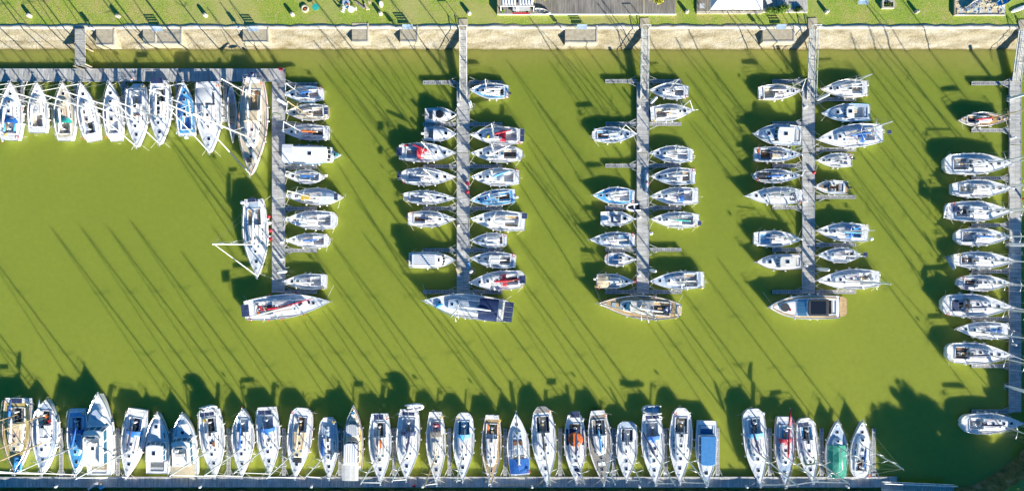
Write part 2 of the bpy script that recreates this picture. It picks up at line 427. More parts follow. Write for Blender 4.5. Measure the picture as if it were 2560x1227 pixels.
def rails(root, L, B, hw, sh, o, t0=.05, t1=.93, bow=True, stern=True, hh=.62):
    b = MB(); n = 9
    for s in (1, -1):
        top = []
        for i in range(n + 1):
            t = t0 + (t1 - t0) * i / n; x = -L / 2 + t * L; y = s * (max(.05, hw(t) - .06)); z = sh(t)
            b.tube([(x, y, z), (x, y, z + hh)], .014, 'steel', 4, False); top.append((x, y, z + hh))
        b.tube(top, .011, 'steel', 4, False); b.tube([(x, y, z - hh * .45) for x, y, z in top], .009, 'steel', 4, False)
    b.build('guardrail', root)
    if bow:
        p = MB(); t = t1; pts = [(-L / 2 + t * L, hw(t) - .06, sh(t) + hh), (-L / 2 + .975 * L, max(.12, hw(.97) - .05), sh(.97) + hh), (L / 2 + .06, .0, sh(1) + hh), (-L / 2 + .975 * L, -max(.12, hw(.97) - .05), sh(.97) + hh), (-L / 2 + t * L, -hw(t) + .06, sh(t) + hh)]
        p.tube(pts, .026, 'steel', 5); p.tube([(x, y, z - .3) for x, y, z in pts], .018, 'steel', 5)
        for q in pts: p.tube([q, (q[0] - .05, q[1] * .9, q[2] - hh)], .02, 'steel', 4)
        p.build('pulpit', root, True)
    if stern:
        tt = .10 if o.get('scoop') else .025
        xa = -L / 2 + tt * L; w = hw(tt) - .06
        pts = [(xa + .9, hw(tt + .08) - .06, sh(.12) + hh), (xa, w, sh(.12) + hh), (xa - .02, .35, sh(.12) + hh)]
        for s in (1, -1):
            p = MB(); q = [(x, y * s, z) for x, y, z in pts]
            p.tube(q, .026, 'steel', 5); p.tube([(x, y, z - .3) for x, y, z in q], .018, 'steel', 5)
            for k in q: p.tube([k, (k[0], k[1], k[2] - hh)], .02, 'steel', 4)
            p.build('pushpit', root, True)

def fenders(root, L, B, hw, sh, rnd, m='fender_white', n=3, sides=(1, -1)):
    for s in sides:
        for i in range(n):
            t = .22 + .5 * (i + rnd.uniform(.1, .7)) / n
            inst('fender', FEND[m], root, (-L / 2 + t * L, s * (hw(t) + .12), sh(t) - .42))

def mooring(root, L, hw, sh, o, rnd):
    d = o.get('moor', 1)
    def line(p0, p1, sag):
        b = MB(); b.tube([p0, p0.lerp(p1, .5) - Vector((0, 0, sag)), p1], .024, 'rope', 4); b.build('mooring_line', root)
    if d in (1, 3):
        for s in (1, -1): line(Vector((-L / 2 + .93 * L, s * hw(.93), sh(.93) + .05)), Vector((L / 2 + rnd.uniform(.1, .5), s * rnd.uniform(1.2, 2.0), .55)), .12)
        if o.get('sternline', 1):
            s = rnd.choice((1, -1)); line(Vector((-L / 2 + .05 * L, s * hw(.05), sh(.12))), Vector((-L / 2 + .05 * L + rnd.uniform(.3, 1.2), s * (B_F + hw(.3)), .5)), .1)
    if d == 2:
        for t, dx in ((.95, 1.2), (.04, -1.0), (.6, -2.2)):
            s = o.get('mside', 1); line(Vector((-L / 2 + t * L, s * hw(t), sh(t))), Vector((-L / 2 + t * L + dx, s * (hw(.45) + .5), .55)), .05)
B_F = .55

def horseshoe(root, x, y, z, m, rz=0.0):
    b = MB(); pts = [(.22 * math.cos(a), .26 * math.sin(a), 0) for a in [R(k) for k in range(-140, 141, 35)]]
    b.tube(pts, .075, m, 6); b.build('lifebuoy', root, True, (x, y, z), rz)

def solar(root, x, y, z, sx, sy, rz=0.0, poles=True, zb=None):
    b = MB(); b.box((0, 0, 0), (sx + .06, sy + .06, .03), 'steel'); b.box((0, 0, .022), (sx, sy, .02), 'solar')
    if poles and zb is not None:
        for s in (1, -1): b.tube([(0, s * sy * .4, -.02), (.15, s * sy * .35, zb - z)], .02, 'steel', 4)
    b.build('solar_panel', root, False, (x, y, z), rz)

def outboard(root, x, y, z, m='charcoal', rz=0.0):
    b = MB()
    b.rings([[(-.30 + dx, w * .17, zz), (-.05 + dx, w * .19, zz), (.16 + dx, w * .15, zz), (.16 + dx, -w * .15, zz), (-.05 + dx, -w * .19, zz), (-.30 + dx, -w * .17, zz)] for zz, w, dx in ((.15, .8, 0), (.25, 1.1, 0), (.5, 1.05, -.02), (.62, .7, -.04))], m)
    b.box((-.06, 0, -.25), (.22, .12, .8), 'charcoal' if m != 'plastic_white' else 'light_grey'); b.box((-.08, 0, -.62), (.34, .3, .04), 'charcoal')
    b.box((.16, 0, -.02), (.2, .3, .3), 'alu_dark'); b.tube([(.2, 0, .25), (.75, 0, .35)], .025, 'rubber', 5)
    b.build('outboard_motor', root, False, (x, y, z), rz)

def flag(root, x, y, z, rnd):
    b = MB(); b.tube([(0, 0, 0), (-.28, 0, 1.0)], .014, 'white', 5)
    for i, m in enumerate(('blue', 'plastic_white', 'red')):
        a = .17 * i; pts = [(-.25 - a, .05 * i, .95 - a * .5), (-.25 - a - .17, .05 * (i + 1), .95 - (a + .17) * .5), (-.25 - a - .17, .05 * (i + 1) + .02, .62 - (a + .17) * .5), (-.25 - a, .05 * i + .02, .60 - a * .5)]
        b.poly(pts, m)
    b.build('ensign', root, False, (x, y, z), rnd.uniform(-.4, .4))

GROUP_S = 'sailing boats moored in the marina'; GROUP_M = 'motor boats moored in the marina'

def sailboat(bx, by, sx, sy, beam, label, name='sailing_yacht', seed=0, **o):
    rnd = random.Random(seed * 7 + 3)
    zd = 1.0; a = P(bx, by, zd); c = P(sx, sy, zd); d = (a - c); L = d.length; rz = math.atan2(d.y, d.x); mid = (a + c) / 2; mid.z = 0
    B = beam * S * .985
    st = o.setdefault('stern', 'flat'); o.setdefault('c0', .13 if st != 'canoe' else .15); o.setdefault('c1', .36 if L < 10 else .33)
    if o.get('scoop'): o['c0'] = max(o['c0'], .13)
    o.setdefault('wc', .25 * B)
    hw, sh, F = hull_fn(L, B, o)
    root = thing(name, mid, rz, label, o.get('cat', 'sailing boat'), GROUP_S)
    o.setdefault('stripe', rnd.choice([None, None, 'navy', 'blue', 'red', 'grey']))
    o.setdefault('boot', rnd.choice(['navy', 'blue', 'red', 'white', 'charcoal']))
    dz = make_hull(root, L, B, o, hw, sh, F)
    o.setdefault('floor', rnd.choice(['light_grey', 'light_grey', 'nonskid_blue', 'teak_grey', 'nonskid']))
    o.setdefault('seat', rnd.choice(['white', 'nonskid', 'teak', 'nonskid_grey', 'light_grey', 'white']))
    x0, x1, zt, zf, wf = well(root, L, B, o, dz, sh)
    roofm = o.get('roofm', rnd.choice(['white', 'nonskid', 'nonskid']))
    t1 = o.get('tc', .72 + rnd.uniform(-.03, .04)); hcab = o.get('hcab', .30 + .018 * L)
    r, secs, cx0, cx1 = cabin(root, L, B, o, hw, dz, o['c1'] + .004, t1, .30 * B, hcab, roofm, segs=rnd.choice([2, 3, 4]))
    def rz_at(x):
        u = (x - cx0) / (cx1 - cx0)
        if u >= 1 or u < 0: return dz((x + L / 2) / L, 0)
        i = min(9, int(u * 10)); f = u * 10 - i; return secs[i][4][2] * (1 - f) + secs[i + 1][4][2] * f
    # companionway
    cw = MB(); cw.box((.32, 0, .03), (.66, .62, .07), 'white'); cw.box((.30, 0, .075), (.52, .46, .03), rnd.choice(['glass_dark', 'charcoal', 'glass_blue']) if not o.get('cwm') else o['cwm'])
    cw.box((-.02, 0, -.22), (.05, .5, .42), 'varnish'); cw.build('companionway_hatch', root, loc=(x1 + .03, 0, rz_at(x1 + .3) - .01))
    # hatches
    mx = -L / 2 + o.get('mt', .565 + rnd.uniform(-.015, .02)) * L
    hm = o.get('hatchm', 'glass_dark')
    hatch(root, mx + .09 * L, 0, rz_at(mx + .09 * L) + .0, .38, .38, hm)
    hatch(root, -L / 2 + .80 * L, 0, dz(.80, 0), .42, .42, hm)
    if L > 9: hatch(root, mx - .08 * L, rnd.choice((0, .0, .25)), rz_at(mx - .08 * L), .38, .38, hm)
    if L > 10.5:
        for s in (1, -1): hatch(root, mx + .03 * L, s * .14 * B, rz_at(mx + .03 * L) - .03, .22, .3, 'glass_blue')
    # grab rails, halyards and jib tracks
    grm = rnd.choice(['varnish', 'teak', 'steel']); hlm = rnd.choice(['blue', 'red', 'charcoal', 'rope'])
    for s in (1, -1):
        g = MB(); g.tube([(x1 + .2 + (mx - x1 - .2) * q / 4, s * .2 * B * (1 - .05 * q), rz_at(x1 + .2 + (mx - x1 - .2) * q / 4) + .03) for q in range(5)], .025, grm, 5); g.build('grab_rail', root)
        g = MB(); g.tube([(mx - .2, s * .08, rz_at(mx - .2) + .03), (x1 + .4, s * .13 * B, rz_at(x1 + .5) + .03)], .014, hlm, 4); g.build('halyard', root)
        g = MB(); g.box((mx - .12 * L, s * (hw(.45) - .34), sh(.45) + .035), (.30 * L, .05, .05), 'alu_dark'); g.build('jib_track', root)
    for s in (1, -1): inst('winch', WINCH, root, (x1 - .5, s * (o['wc'] + .08), zt + .12))
    # mast
    mc = o.get('mastm', 'alu'); mh = o.get('mh', 1.36) * L; rm = .0078 * L + .018; zb = rz_at(mx) - .02
    mb = MB(); rk = -.006 * L
    mb.tube([(mx, 0, zb), (mx + rk * .5, 0, mh * .6), (mx + rk, 0, mh)], [rm, rm, rm * .75], mc, 8)
    mb.box((mx + rk, 0, mh + .03), (.35, .06, .05), 'alu_dark'); mb.tube([(mx + rk - .1, 0, mh), (mx + rk - .1, 0, mh + .6)], .012, 'alu_dark', 4)
    mast = mb.build('mast', root, True)
    sp = (.42, .70) if L > 8.6 else (.52,)
    ends = []
    for f in sp:
        for s in (1, -1):
            e = (mx - .12 * B, s * (.36 - .1 * (f - .4)) * B, mh * f + .05); ends.append((s, e))
            q = MB(); q.tube([(mx, 0, mh * f), e], [.05, .035], mc, 6, flat=.6); q.build('spreader', mast, True)
    rg = MB(); tip = (mx + rk, 0, mh - .05)
    for s in (1, -1):
        cp = (mx - .05 * L * .4, s * (hw((mx + L / 2) / L) - .07), sh(.56))
        rg.tube([cp] + [e for ss, e in ends if ss == s] + [tip], .009, 'steel', 4, False)
        rg.tube([(cp[0] - .35, cp[1], cp[2]), (mx, 0, mh * sp[0] - .1)], .009, 'steel', 4, False)
        rg.tube([(cp[0] + .3, cp[1], cp[2]), (mx, 0, mh * sp[0] - .1)], .009, 'steel', 4, False)
    ts_ = .03 if not o.get('scoop') else .07
    rg.tube([(-L / 2 + ts_ * L, 0, sh(ts_)), tip], .009, 'steel', 4, False)
    rg.build('standing_rigging', root)
    if o.get('jib', rnd.random() < .82):
        jb = MB(); p0 = Vector((-L / 2 + .975 * L, 0, sh(.97) + .25)); p1 = Vector((mx + rk + .1, 0, mh * .96)); r0 = .035 + .0028 * L
        jm = o.get('jibm', rnd.choice(['plastic_white', 'plastic_white', 'plastic_white', 'light_grey']))
        jb.tube([p0, p0.lerp(p1, .05), p0.lerp(p1, .5), p1], [r0 * .6, r0 * 1.25, r0, r0 * .5], jm, 6)
        uv = o.get('uv', rnd.choice([None, None, None, 'navy']))
        if uv: jb.tube([p0.lerp(p1, .1) + Vector((.03, .03, 0)), p0.lerp(p1, .42) + Vector((.03, .03, 0))], r0 * 1.1, uv, 6)
        jb.build('furled_jib', root, True)
    else:
        jb = MB(); jb.tube([(-L / 2 + .975 * L, 0, sh(.97)), (mx + rk, 0, mh * .96)], .014, 'steel', 4, False); jb.build('forestay', root)
    # boom
    bl = o.get('bl', .36) * L; ba = R(o.get('ba', rnd.uniform(-5, 5))); zbm = zb + .95
    bd = Vector((-math.cos(ba), math.sin(ba), .02)); bp0 = Vector((mx - rm, 0, zbm)); bp1 = bp0 + bd * bl
    bb = MB(); bb.tube([bp0, bp1], .06 + .002 * L, mc, 8)
    bb.tube([bp1 + Vector((0, 0, .05)), tip], .007, 'steel', 4, False)
    boom = bb.build('boom', root, True)
    cm = o.get('cover', None)
    if cm != 'none':
        cv = MB(); nn = 9; pts = []; rr = []
        cmat = cm or 'plastic_white'
        for i in range(nn):
            f = .02 + .93 * i / (nn - 1); pts.append(bp0 + bd * (bl * f) + Vector((0, rnd.uniform(-.02, .02), .14))); rr.append((.16 + .006 * L) * (1 - .45 * f) * rnd.uniform(.9, 1.08) * (1 if 0 < i < nn - 1 else .55))
        cv.tube(pts, rr, cmat, 8, flat=1.15); cv.build('sail_cover' if cm else 'furled_mainsail', boom, True)
    # sprayhood
    hd = o.get('hood')
    if hd:
        hb = MB(); W = .30 * B + .06; rings = []; n = 6
        for i in range(n + 1):
            u = i / n; x = x1 + 1.0 - 1.35 * u; Hh = hcab * (.55 + .35 * u) + .10 + .50 * math.sin(u * math.pi / 2)
            rings.append([(x, W * math.cos(th) * (.86 + .14 * u), dz(o['c1'], W) + Hh * (max(0, math.sin(th)) ** .6)) for th in [math.pi * k / 10 for k in range(11)]])
        k = 11; nv = hb.add([p for r_ in rings for p in r_])
        for i in range(n):
            for j in range(k - 1):
                a_ = nv + i * k + j; hb.face((a_, a_ + 1, a_ + k + 1, a_ + k), 'clear_vinyl' if i in (1, 2) and j in (2, 3, 6, 7) else hd)
        hb.build('sprayhood', root, True)
    bm_ = o.get('bimini')
    if bm_:
        hb = MB(); W = .30 * B; zc = zt + 1.65
        rings = [[(x, W * math.cos(th), zc + .25 * math.sin(th) - .08 * abs(q - 2)) for th in [math.pi * k / 8 for k in range(9)]] for q, x in enumerate([x0 - .2 + (x1 - x0 + .1) * k / 4 for k in range(5)])]
        nv = hb.add([p for r_ in rings for p in r_])
        for i in range(4):
            for j in range(8):
                a_ = nv + i * 9 + j; hb.face((a_, a_ + 1, a_ + 10, a_ + 9), bm_)
        for x in (x0, x1 - .2):
            for s in (1, -1): hb.tube([(x, s * W, zc), ((x0 + x1) / 2, s * W, zt)], .015, 'steel', 4)
        hb.build('bimini', root, True)
    tr_ = o.get('tent')
    if tr_:   # boom tent ridged along the boat: (t0,t1,width factor,ridge height,material)
        a0, a1, wfac, hh, tm_ = tr_; hb = MB(); rings = []
        for q in range(7):
            t = a0 + (a1 - a0) * q / 6; w = min(wfac * B / 2, hw(t) + .03); z = sh(t) + .1
            zz = hh * (1 - .25 * abs(q - 3) / 3)
            rings.append([(-L / 2 + t * L, w, z), (-L / 2 + t * L, w * .55, z + zz * .62), (-L / 2 + t * L, .02, z + zz + rnd.uniform(-.04, .04)), (-L / 2 + t * L, -w * .55, z + zz * .62), (-L / 2 + t * L, -w, z)])
        hb.rings(rings, tm_, False, False); hb.poly(rings[0], tm_); hb.poly(rings[-1], tm_); hb.build('boat_cover', root)
    # steering
    if o.get('wheel', L > 10):
        w = MB(); rr = .42; xw = x0 + .55
        w.tube([(xw + .02 * k % 1 * 0, rr * math.cos(R(q)), zf + .95 + rr * math.sin(R(q))) for k, q in enumerate(range(0, 361, 30))], .02, 'steel', 5)
        for q in range(0, 180, 60): w.tube([(xw, rr * math.cos(R(q)), zf + .95 + rr * math.sin(R(q))), (xw, -rr * math.cos(R(q)), zf + .95 - rr * math.sin(R(q)))], .01, 'steel', 4)
        w.box((xw + .15, 0, zf + .5), (.2, .28, 1.0), 'white'); w.build('steering_wheel', root, True)
        if L > 11:
            tb = MB(); tb.box((xw + 1.1, 0, zf + .45), (.9, .30, .06), 'teak'); tb.box((xw + 1.1, 0, zf + .2), (.2, .12, .45), 'white'); tb.build('cockpit_table', root)
    else:
        w = MB(); w.tube([(x0 + .0, 0, zt + .05), (x0 + 1.0, .12, zt + .16)], [.03, .02], 'varnish', 6); w.build('tiller', root, True)
    rails(root, L, B, hw, sh, o)
    fenders(root, L, B, hw, sh, rnd, o.get('fend', 'fender_white'), 3 if L > 8 else 2)
    mooring(root, L, hw, sh, o, rnd)
    an = MB(); an.box((L / 2 + .02, 0, sh(1) + .1), (.5, .07, .07), 'steel'); an.box((L / 2 + .2, 0, sh(1) + .02), (.12, .32, .05), 'steel'); an.build('anchor', root)
    an = MB(); an.box((-L / 2 + .9 * L, 0, dz(.9, 0) + .03), (.34, .24, .07), 'white'); an.build('windlass', root)
    if st != 'canoe' and o.get('stool', 1):
        for s in ((1, -1)[rnd.randint(0, 1)],):
            horseshoe(root, -L / 2 + .06 * L, s * (hw(.06) - .12), zt + .5, o.get('buoy', rnd.choice(['yellow', 'plastic_white', 'red', 'orange', 'plastic_white'])), rnd.uniform(-.5, .5))
    if o.get('flag', rnd.random() < .4): flag(root, -L / 2 + .02 * L, rnd.choice((-1, 1)) * .3, sh(.1) + .4, rnd)
    ns = o.get('solar')
    if ns:
        n_, sxx, syy = ns
        for q in range(n_): solar(root, -L / 2 + o.get('solx', .02) * L, (q - (n_ - 1) / 2) * (syy + .08) + o.get('soly', 0), zt + .95, sxx, syy, zb=zt)
        if n_ > 1:
            ar = MB(); wv = hw(.08) - .1
            ar.tube([(-L / 2 + .09 * L, wv, sh(.12)), (-L / 2 + o.get('solx', .02) * L, wv, zt + .9), (-L / 2 + o.get('solx', .02) * L, -wv, zt + .9), (-L / 2 + .09 * L, -wv, sh(.12))], .035, 'steel', 5); ar.build('stern_arch', root, True)
    if o.get('radar'):
        rd = MB(); rd.tube([(0, 0, 0), (0, 0, 2.0)], .035, 'steel', 5); rd.tube([(0, 0, 2.0), (0, 0, 2.04), (0, 0, 2.2), (0, 0, 2.24)], [.15, .3, .3, .15], 'plastic_white', 12)
        rd.build('radar', root, True, (-L / 2 + .05 * L, hw(.06) * .7 * o['radar'], sh(.1)))
    if o.get('ob'): outboard(root, -L / 2 - .12, rnd.choice((-.3, .3)), .55, o['ob'])
    if o.get('ladder', rnd.random() < .4):
        ld = MB()
        for s in (1, -1): ld.tube([(0, s * .18, .5), (-.35, s * .18, .45), (-.42, s * .18, .0)], .018, 'steel', 4)
        for q in range(3): ld.tube([(-.36 - .01 * q, -.18, .42 - .15 * q), (-.36 - .01 * q, .18, .42 - .15 * q)], .018, 'teak', 4)
        ld.build('boarding_ladder', root, loc=(-L / 2, rnd.choice((-.3, .3)), sh(.03) - .4))
    for kind, t, y, sx_, sy_, sz_, m_, an_ in o.get('bits', ()):
        e = MB(); xx = -L / 2 + t * L; zz = max(dz(t, 0), rz_at(xx)) if abs(y) < .22 * B and xx > x1 else sh(t)
        if kind == 'box':
            e.box((0, 0, sz_ / 2), (sx_, sy_, sz_), m_, taper=.9)
        elif kind == 'bag':
            e.tube([(-sx_ / 2, 0, sz_ / 2), (-sx_ / 4, 0, sz_ / 2), (sx_ / 4, .03, sz_ / 2), (sx_ / 2, 0, sz_ / 2)], [sy_ * .2, sy_ / 2, sy_ / 2, sy_ * .15], m_, 8, flat=sz_ / sy_)
        elif kind == 'disc':
            e.tube([(0, 0, 0), (0, 0, .02), (0, 0, sz_), (0, 0, sz_ + .03)], [sx_ / 2 * .9, sx_ / 2, sx_ / 2, sx_ / 2 * .85], m_, 20)
        nm = {'box': 'deck_locker', 'bag': 'sail_bag', 'disc': 'liferaft_cover'}[kind]
        if m_ in ('clear_vinyl',): nm = 'skylight'
        e.build(nm, root, kind != 'box', (xx, y, zz + (.0 if kind != 'disc' else .25)), R(an_))
    if o.get('mizzen'):
        t, hh = o['mizzen']; xx = -L / 2 + t * L; q = MB(); q.tube([(xx, 0, sh(t)), (xx, 0, hh)], [.1, .07], mc, 8); mz = q.build('mizzen_mast', root, True)
        q = MB(); q.tube([(xx - .1, 0, sh(t) + 1.7), (xx - 3.2, .15, sh(t) + 1.75)], .06, mc, 6); bo = q.build('mizzen_boom', mz, True)
        q = MB(); q.tube([(xx - .2, 0, sh(t) + 1.85), (xx - 1.5, .05, sh(t) + 1.88), (xx - 3.0, .15, sh(t) + 1.86)], [.2, .18, .09], o.get('mzm', 'plastic_white'), 8); q.build('furled_mizzen', bo, True)
        q = MB()
        for s in (1, -1):
            q.tube([(xx + .2, s * (hw(t) - .1), sh(t)), (xx, 0, hh - .1)], .012, 'steel', 4, False)
            q.tube([(xx, 0, hh * .6), (xx - .1, s * .9, hh * .62)], .035, mc, 5)
        q.build('mizzen_rigging', mz)
    return root, L, B

def motorboat(bx, by, sx, sy, beam, label, name='motor_boat', seed=0, **o):
    rnd = random.Random(seed * 11 + 5)
    zd = 1.0; a = P(bx, by, zd); c = P(sx, sy, zd); d = (a - c); L = d.length; rz = math.atan2(d.y, d.x); mid = (a + c) / 2; mid.z = 0
    B = beam * S * .985
    for k, v in dict(tm=.38, sw=.88, pe=2.5, c0=.06, c1=.38, wc=.38 * B, wf=.97, rake=.03).items(): o.setdefault(k, v)
    hw, sh, F = hull_fn(L, B, dict(o, F=o.get('F', .10 * L + .15)))
    root = thing(name, mid, rz, label, o.get('cat', 'motor boat'), GROUP_M)
    o.setdefault('stripe', rnd.choice([None, 'navy', 'blue', None]))
    dz = make_hull(root, L, B, o, hw, sh, F)
    o.setdefault('floor', 'nonskid_grey'); o.setdefault('seat', 'light_grey')
    wc = o['wc']; c0, c1 = o['c0'], o['c1']; x0 = -L / 2 + c0 * L; x1 = -L / 2 + c1 * L; zt = sh((c0 + c1) / 2); zf = zt - .6
    cb = MB(); cb.poly([(x0, -wc, zf), (x1, -wc, zf), (x1, wc, zf), (x0, wc, zf)], o['floor'])
    for p, q in (((x0, -wc), (x1, -wc)), ((x1, -wc), (x1, wc)), ((x1, wc), (x0, wc)), ((x0, wc), (x0, -wc))):
        cb.poly([(p[0], p[1], zf), (p[0], p[1], zt + .05), (q[0], q[1], zt + .05), (q[0], q[1], zf)], 'white')
    cb.build('cockpit', root)
    sb = MB(); sb.box((x0 + .28, 0, zf + .22), (.5, wc * 1.9, .44), 'white'); sb.box((x0 + .28, 0, zf + .48), (.46, wc * 1.8, .08), o['seat']); sb.build('stern_bench', root)
    if o.get('sidebench'):
        sb = MB(); yy = o['sidebench'] * wc * .8; sb.box(((x0 + x1) / 2 + .3, yy, zf + .25), ((x1 - x0) * .6, wc * .36, .5), 'white'); sb.box(((x0 + x1) / 2 + .3, yy, zf + .53), ((x1 - x0) * .58, wc * .33, .07), o['seat']); sb.build('side_bench', root)
    # trunk cabin forward
    t1 = o.get('tc', .82); r, secs, cx0, cx1 = cabin(root, L, B, o, hw, dz, c1 + .004, t1, .36 * B, o.get('hcab', .38 + .012 * L), o.get('roofm', 'nonskid'), slope=.9, name='trunk_cabin', narrow=.5)
    def rz_at(x):
        u = (x - cx0) / (cx1 - cx0)
        if u >= 1 or u < 0: return dz(min(1, max(0, (x + L / 2) / L)), 0)
        i = min(9, int(u * 10)); f = u * 10 - i; return secs[i][4][2] * (1 - f) + secs[i + 1][4][2] * f
    hx = -L / 2 + o.get('hx', .70) * L
    hatch(root, hx, 0, rz_at(hx), .5, .5, o.get('hatchm', 'glass_dark'))
    # wheelhouse(s): (t0, t1, half width factor, height, roof material, kind)
    for (t0, t1w, wfac, hh, rm_, kind) in o.get('houses', ()):
        xa = -L / 2 + t0 * L; xb = -L / 2 + t1w * L; w = wfac * B / 2; zb = sh(.4) + .02; rk = o.get('rk', .75) if kind != 'box' else .12
        top = MB(); body = MB()
        if kind == 'canopy':
            zt2 = zb + hh
            for s in (1, -1):
                for xx in (xa + .15, xb - .15): body.tube([(xx, s * (w - .1), zb - .1), (xx, s * (w - .12), zt2)], .035, 'steel', 5)
            body.build('canopy_frame', root)
            top.rings([[(x, w * .98, zt2 - .06), (x, w * .6, zt2 + .03), (x, 0, zt2 + .07), (x, -w * .6, zt2 + .03), (x, -w * .98, zt2 - .06), (x, -w * .98, zt2 - .10), (x, 0, zt2 + .0), (x, w * .98, zt2 - .10)] for x in (xa, xa + .1, (xa + xb) / 2, xb - .1, xb)], rm_)
            top.build('canopy', root); continue
        zt2 = zb + hh; wt = w * .88
        # base box -> top, raked windscreen forward
        pb = [(xa, w), (xb - .15, w * .96), (xb + .05, w * .62), (xb + .1, 0)]; pt = [(xa + .05, wt), (xb - .15 - rk, wt * .96), (xb - rk + .0, wt * .62), (xb - rk + .05, 0)]
        def full(l): return l + [(x, -y) for x, y in reversed(l[:-1])]
        FB = full(pb); FT = full(pt); midz = zb + hh * .38
        def lerp2(a_, b_, f): return [(p[0] + (q[0] - p[0]) * f, p[1] + (q[1] - p[1]) * f) for p, q in zip(a_, b_)]
        lv = [(0, zb - .1), (.38, midz), (.9, zb + hh * .9), (1, zt2)]
        body.rings([[(x, y, z) for x, y in lerp2(FB, FT, f)] for f, z in lv], 'white')
        ho = body.build('wheelhouse', root)
        gl = MB(); gm = o.get('glassm', 'glass_dark'); k = len(FB)
        A = lerp2(FB, FT, .42); C = lerp2(FB, FT, .88); za, zc_ = zb + hh * .42, zb + hh * .88
        for j in range(k - 1):
            p, q = Vector((*A[j], za)), Vector((*A[j + 1], za)); p2, q2 = Vector((*C[j], zc_)), Vector((*C[j + 1], zc_))
            nrm = (q - p).cross(p2 - p).normalized(); cen = Vector(((xa + xb) / 2 - .3, 0, (za + zc_) / 2))
            if nrm.dot((p + q2) / 2 - cen) < 0: nrm = -nrm
            nseg = 3 if j in (0, k - 2) else 1
            for s_ in range(nseg):
                f0 = (s_ + .06) / nseg; f1 = (s_ + .94) / nseg
                gl.poly([p.lerp(q, f0) + nrm * .015, p.lerp(q, f1) + nrm * .015, p2.lerp(q2, f1) + nrm * .015, p2.lerp(q2, f0) + nrm * .015], gm)
        gl.build('windscreen', ho)
        rf = [(xa - .12, wt + .06), (xb - rk - .1, wt * .97 + .05), (xb - rk + .12, wt * .62), (xb - rk + .18, 0)]; RF = full(rf)
        top.rings([[(x, y, zt2 - .01) for x, y in RF], [(x, y, zt2 + .06) for x, y in RF], [(x * 1 + (-.08 if x > xa + .5 else .08), y * .93, zt2 + .10) for x, y in RF]], rm_)
        ro = top.build('roof', ho)
        if kind == 'box' and rm_ != 'mid_blue':
            for q in range(5): e = MB(); e.box(((xa + xb - rk) / 2, wt * (-.7 + .35 * q), zt2 + .12), ((xb - xa) * .86, .05, .05), 'light_grey'); e.build('roof_rib', ro)
        if kind in ('house', 'fly') : hatch(ro, (xa + xb - rk) / 2, 0, zt2 + .10, .55, .5, 'glass_dark', name='roof_hatch')
        if kind == 'fly':
            fb = MB(); z3 = zt2 + .1; lx = xa + .1; ux = xb - rk - .6
            ring = [(lx, wt * .85), (ux - .5, wt * .85), (ux, wt * .5), (ux, -wt * .5), (ux - .5, -wt * .85), (lx, -wt * .85)]
            for q in range(len(ring) - 1):
                p_, q_ = ring[q], ring[q + 1]; ln = math.hypot(q_[0] - p_[0], q_[1] - p_[1])
                fb.box(((p_[0] + q_[0]) / 2, (p_[1] + q_[1]) / 2, z3 + .25), (ln + .04, .07, .5), 'white', math.atan2(q_[1] - p_[1], q_[0] - p_[0]))
            fb.box((ux - .25, 0, z3 + .55), (.3, wt * .9, .25), 'glass_blue', tilt=-.3)
            fb.box((ux - 1.5, 0, z3 + .3), (.5, wt * 1.1, .5), 'offwhite'); fb.box((ux - .8, wt * .3, z3 + .35), (.35, .5, .6), 'white')
            fb.build('flybridge', ro)
        if kind == 'glassroof':
            e = MB(); e.box(((xa + xb - rk) / 2, 0, zt2 + .115), ((xb - xa - rk) * .78, wt * 1.55, .03), o.get('sun', 'navy')); e.build('sunroof', ro)
    if o.get('screen'):   # open boat windscreen
        e = MB(); xx = -L / 2 + o['screen'] * L; w = wc * 1.0; z = sh(.5) + .25
        pts = [(xx - .9, w), (xx - .1, w * .9), (xx + .15, 0), (xx - .1, -w * .9), (xx - .9, -w)]
        for q in range(4):
            p_, q_ = pts[q], pts[q + 1]; e.poly([(p_[0], p_[1], z - .2), (q_[0], q_[1], z - .2), (q_[0] - .25, q_[1] * .93, z + .35), (p_[0] - .25, p_[1] * .93, z + .35)], 'glass_blue')
            e.tube([(p_[0] - .25, p_[1] * .93, z + .35), (q_[0] - .25, q_[1] * .93, z + .35)], .02, 'steel', 4)
        e.build('windscreen', root)
        for s in (1, -1):
            e = MB(); e.box((0, 0, .25), (.45, .45, .5), 'white'); e.box((-.2, 0, .7), (.1, .45, .5), 'white'); e.build('helm_seat', root, loc=(xx - 1.1, s * wc * .5, zf))
    if o.get('console'):
        e = MB(); e.box((0, 0, .5), (.8, .9, 1.0), 'white', taper=.85); e.box((.25, 0, 1.15), (.06, .7, .4), 'glass_blue'); e.build('console', root, loc=(x1 - .9, 0, zf))
    rails(root, L, B, hw, sh, o, t0=.45, t1=.93, stern=False)
    fenders(root, L, B, hw, sh, rnd, o.get('fend', 'fender_white'), 2 if L < 9 else 3)
    mooring(root, L, hw, sh, o, rnd)
    an = MB(); an.box((L / 2 + .02, 0, sh(1) + .1), (.5, .09, .07), 'steel'); an.box((L / 2 + .2, 0, sh(1) + .02), (.12, .36, .05), 'steel'); an.build('anchor', root)
    for q in range(o.get('ob', 0)): outboard(root, -L / 2 - .14, (q - (o['ob'] - 1) / 2) * .55, .62, o.get('obm', 'charcoal'))
    if o.get('bath'):
        e = MB(); w = hw(0) * .95; ln = o['bath']
        e.rings([[(-L / 2 + .05, w, z), (-L / 2 - ln * .7, w * .95, z), (-L / 2 - ln, w * .7, z), (-L / 2 - ln, -w * .7, z), (-L / 2 - ln * .7, -w * .95, z), (-L / 2 + .05, -w, z)] for z in (.35, .45)], o.get('bathm', 'teak')); e.build('bathing_platform', root)
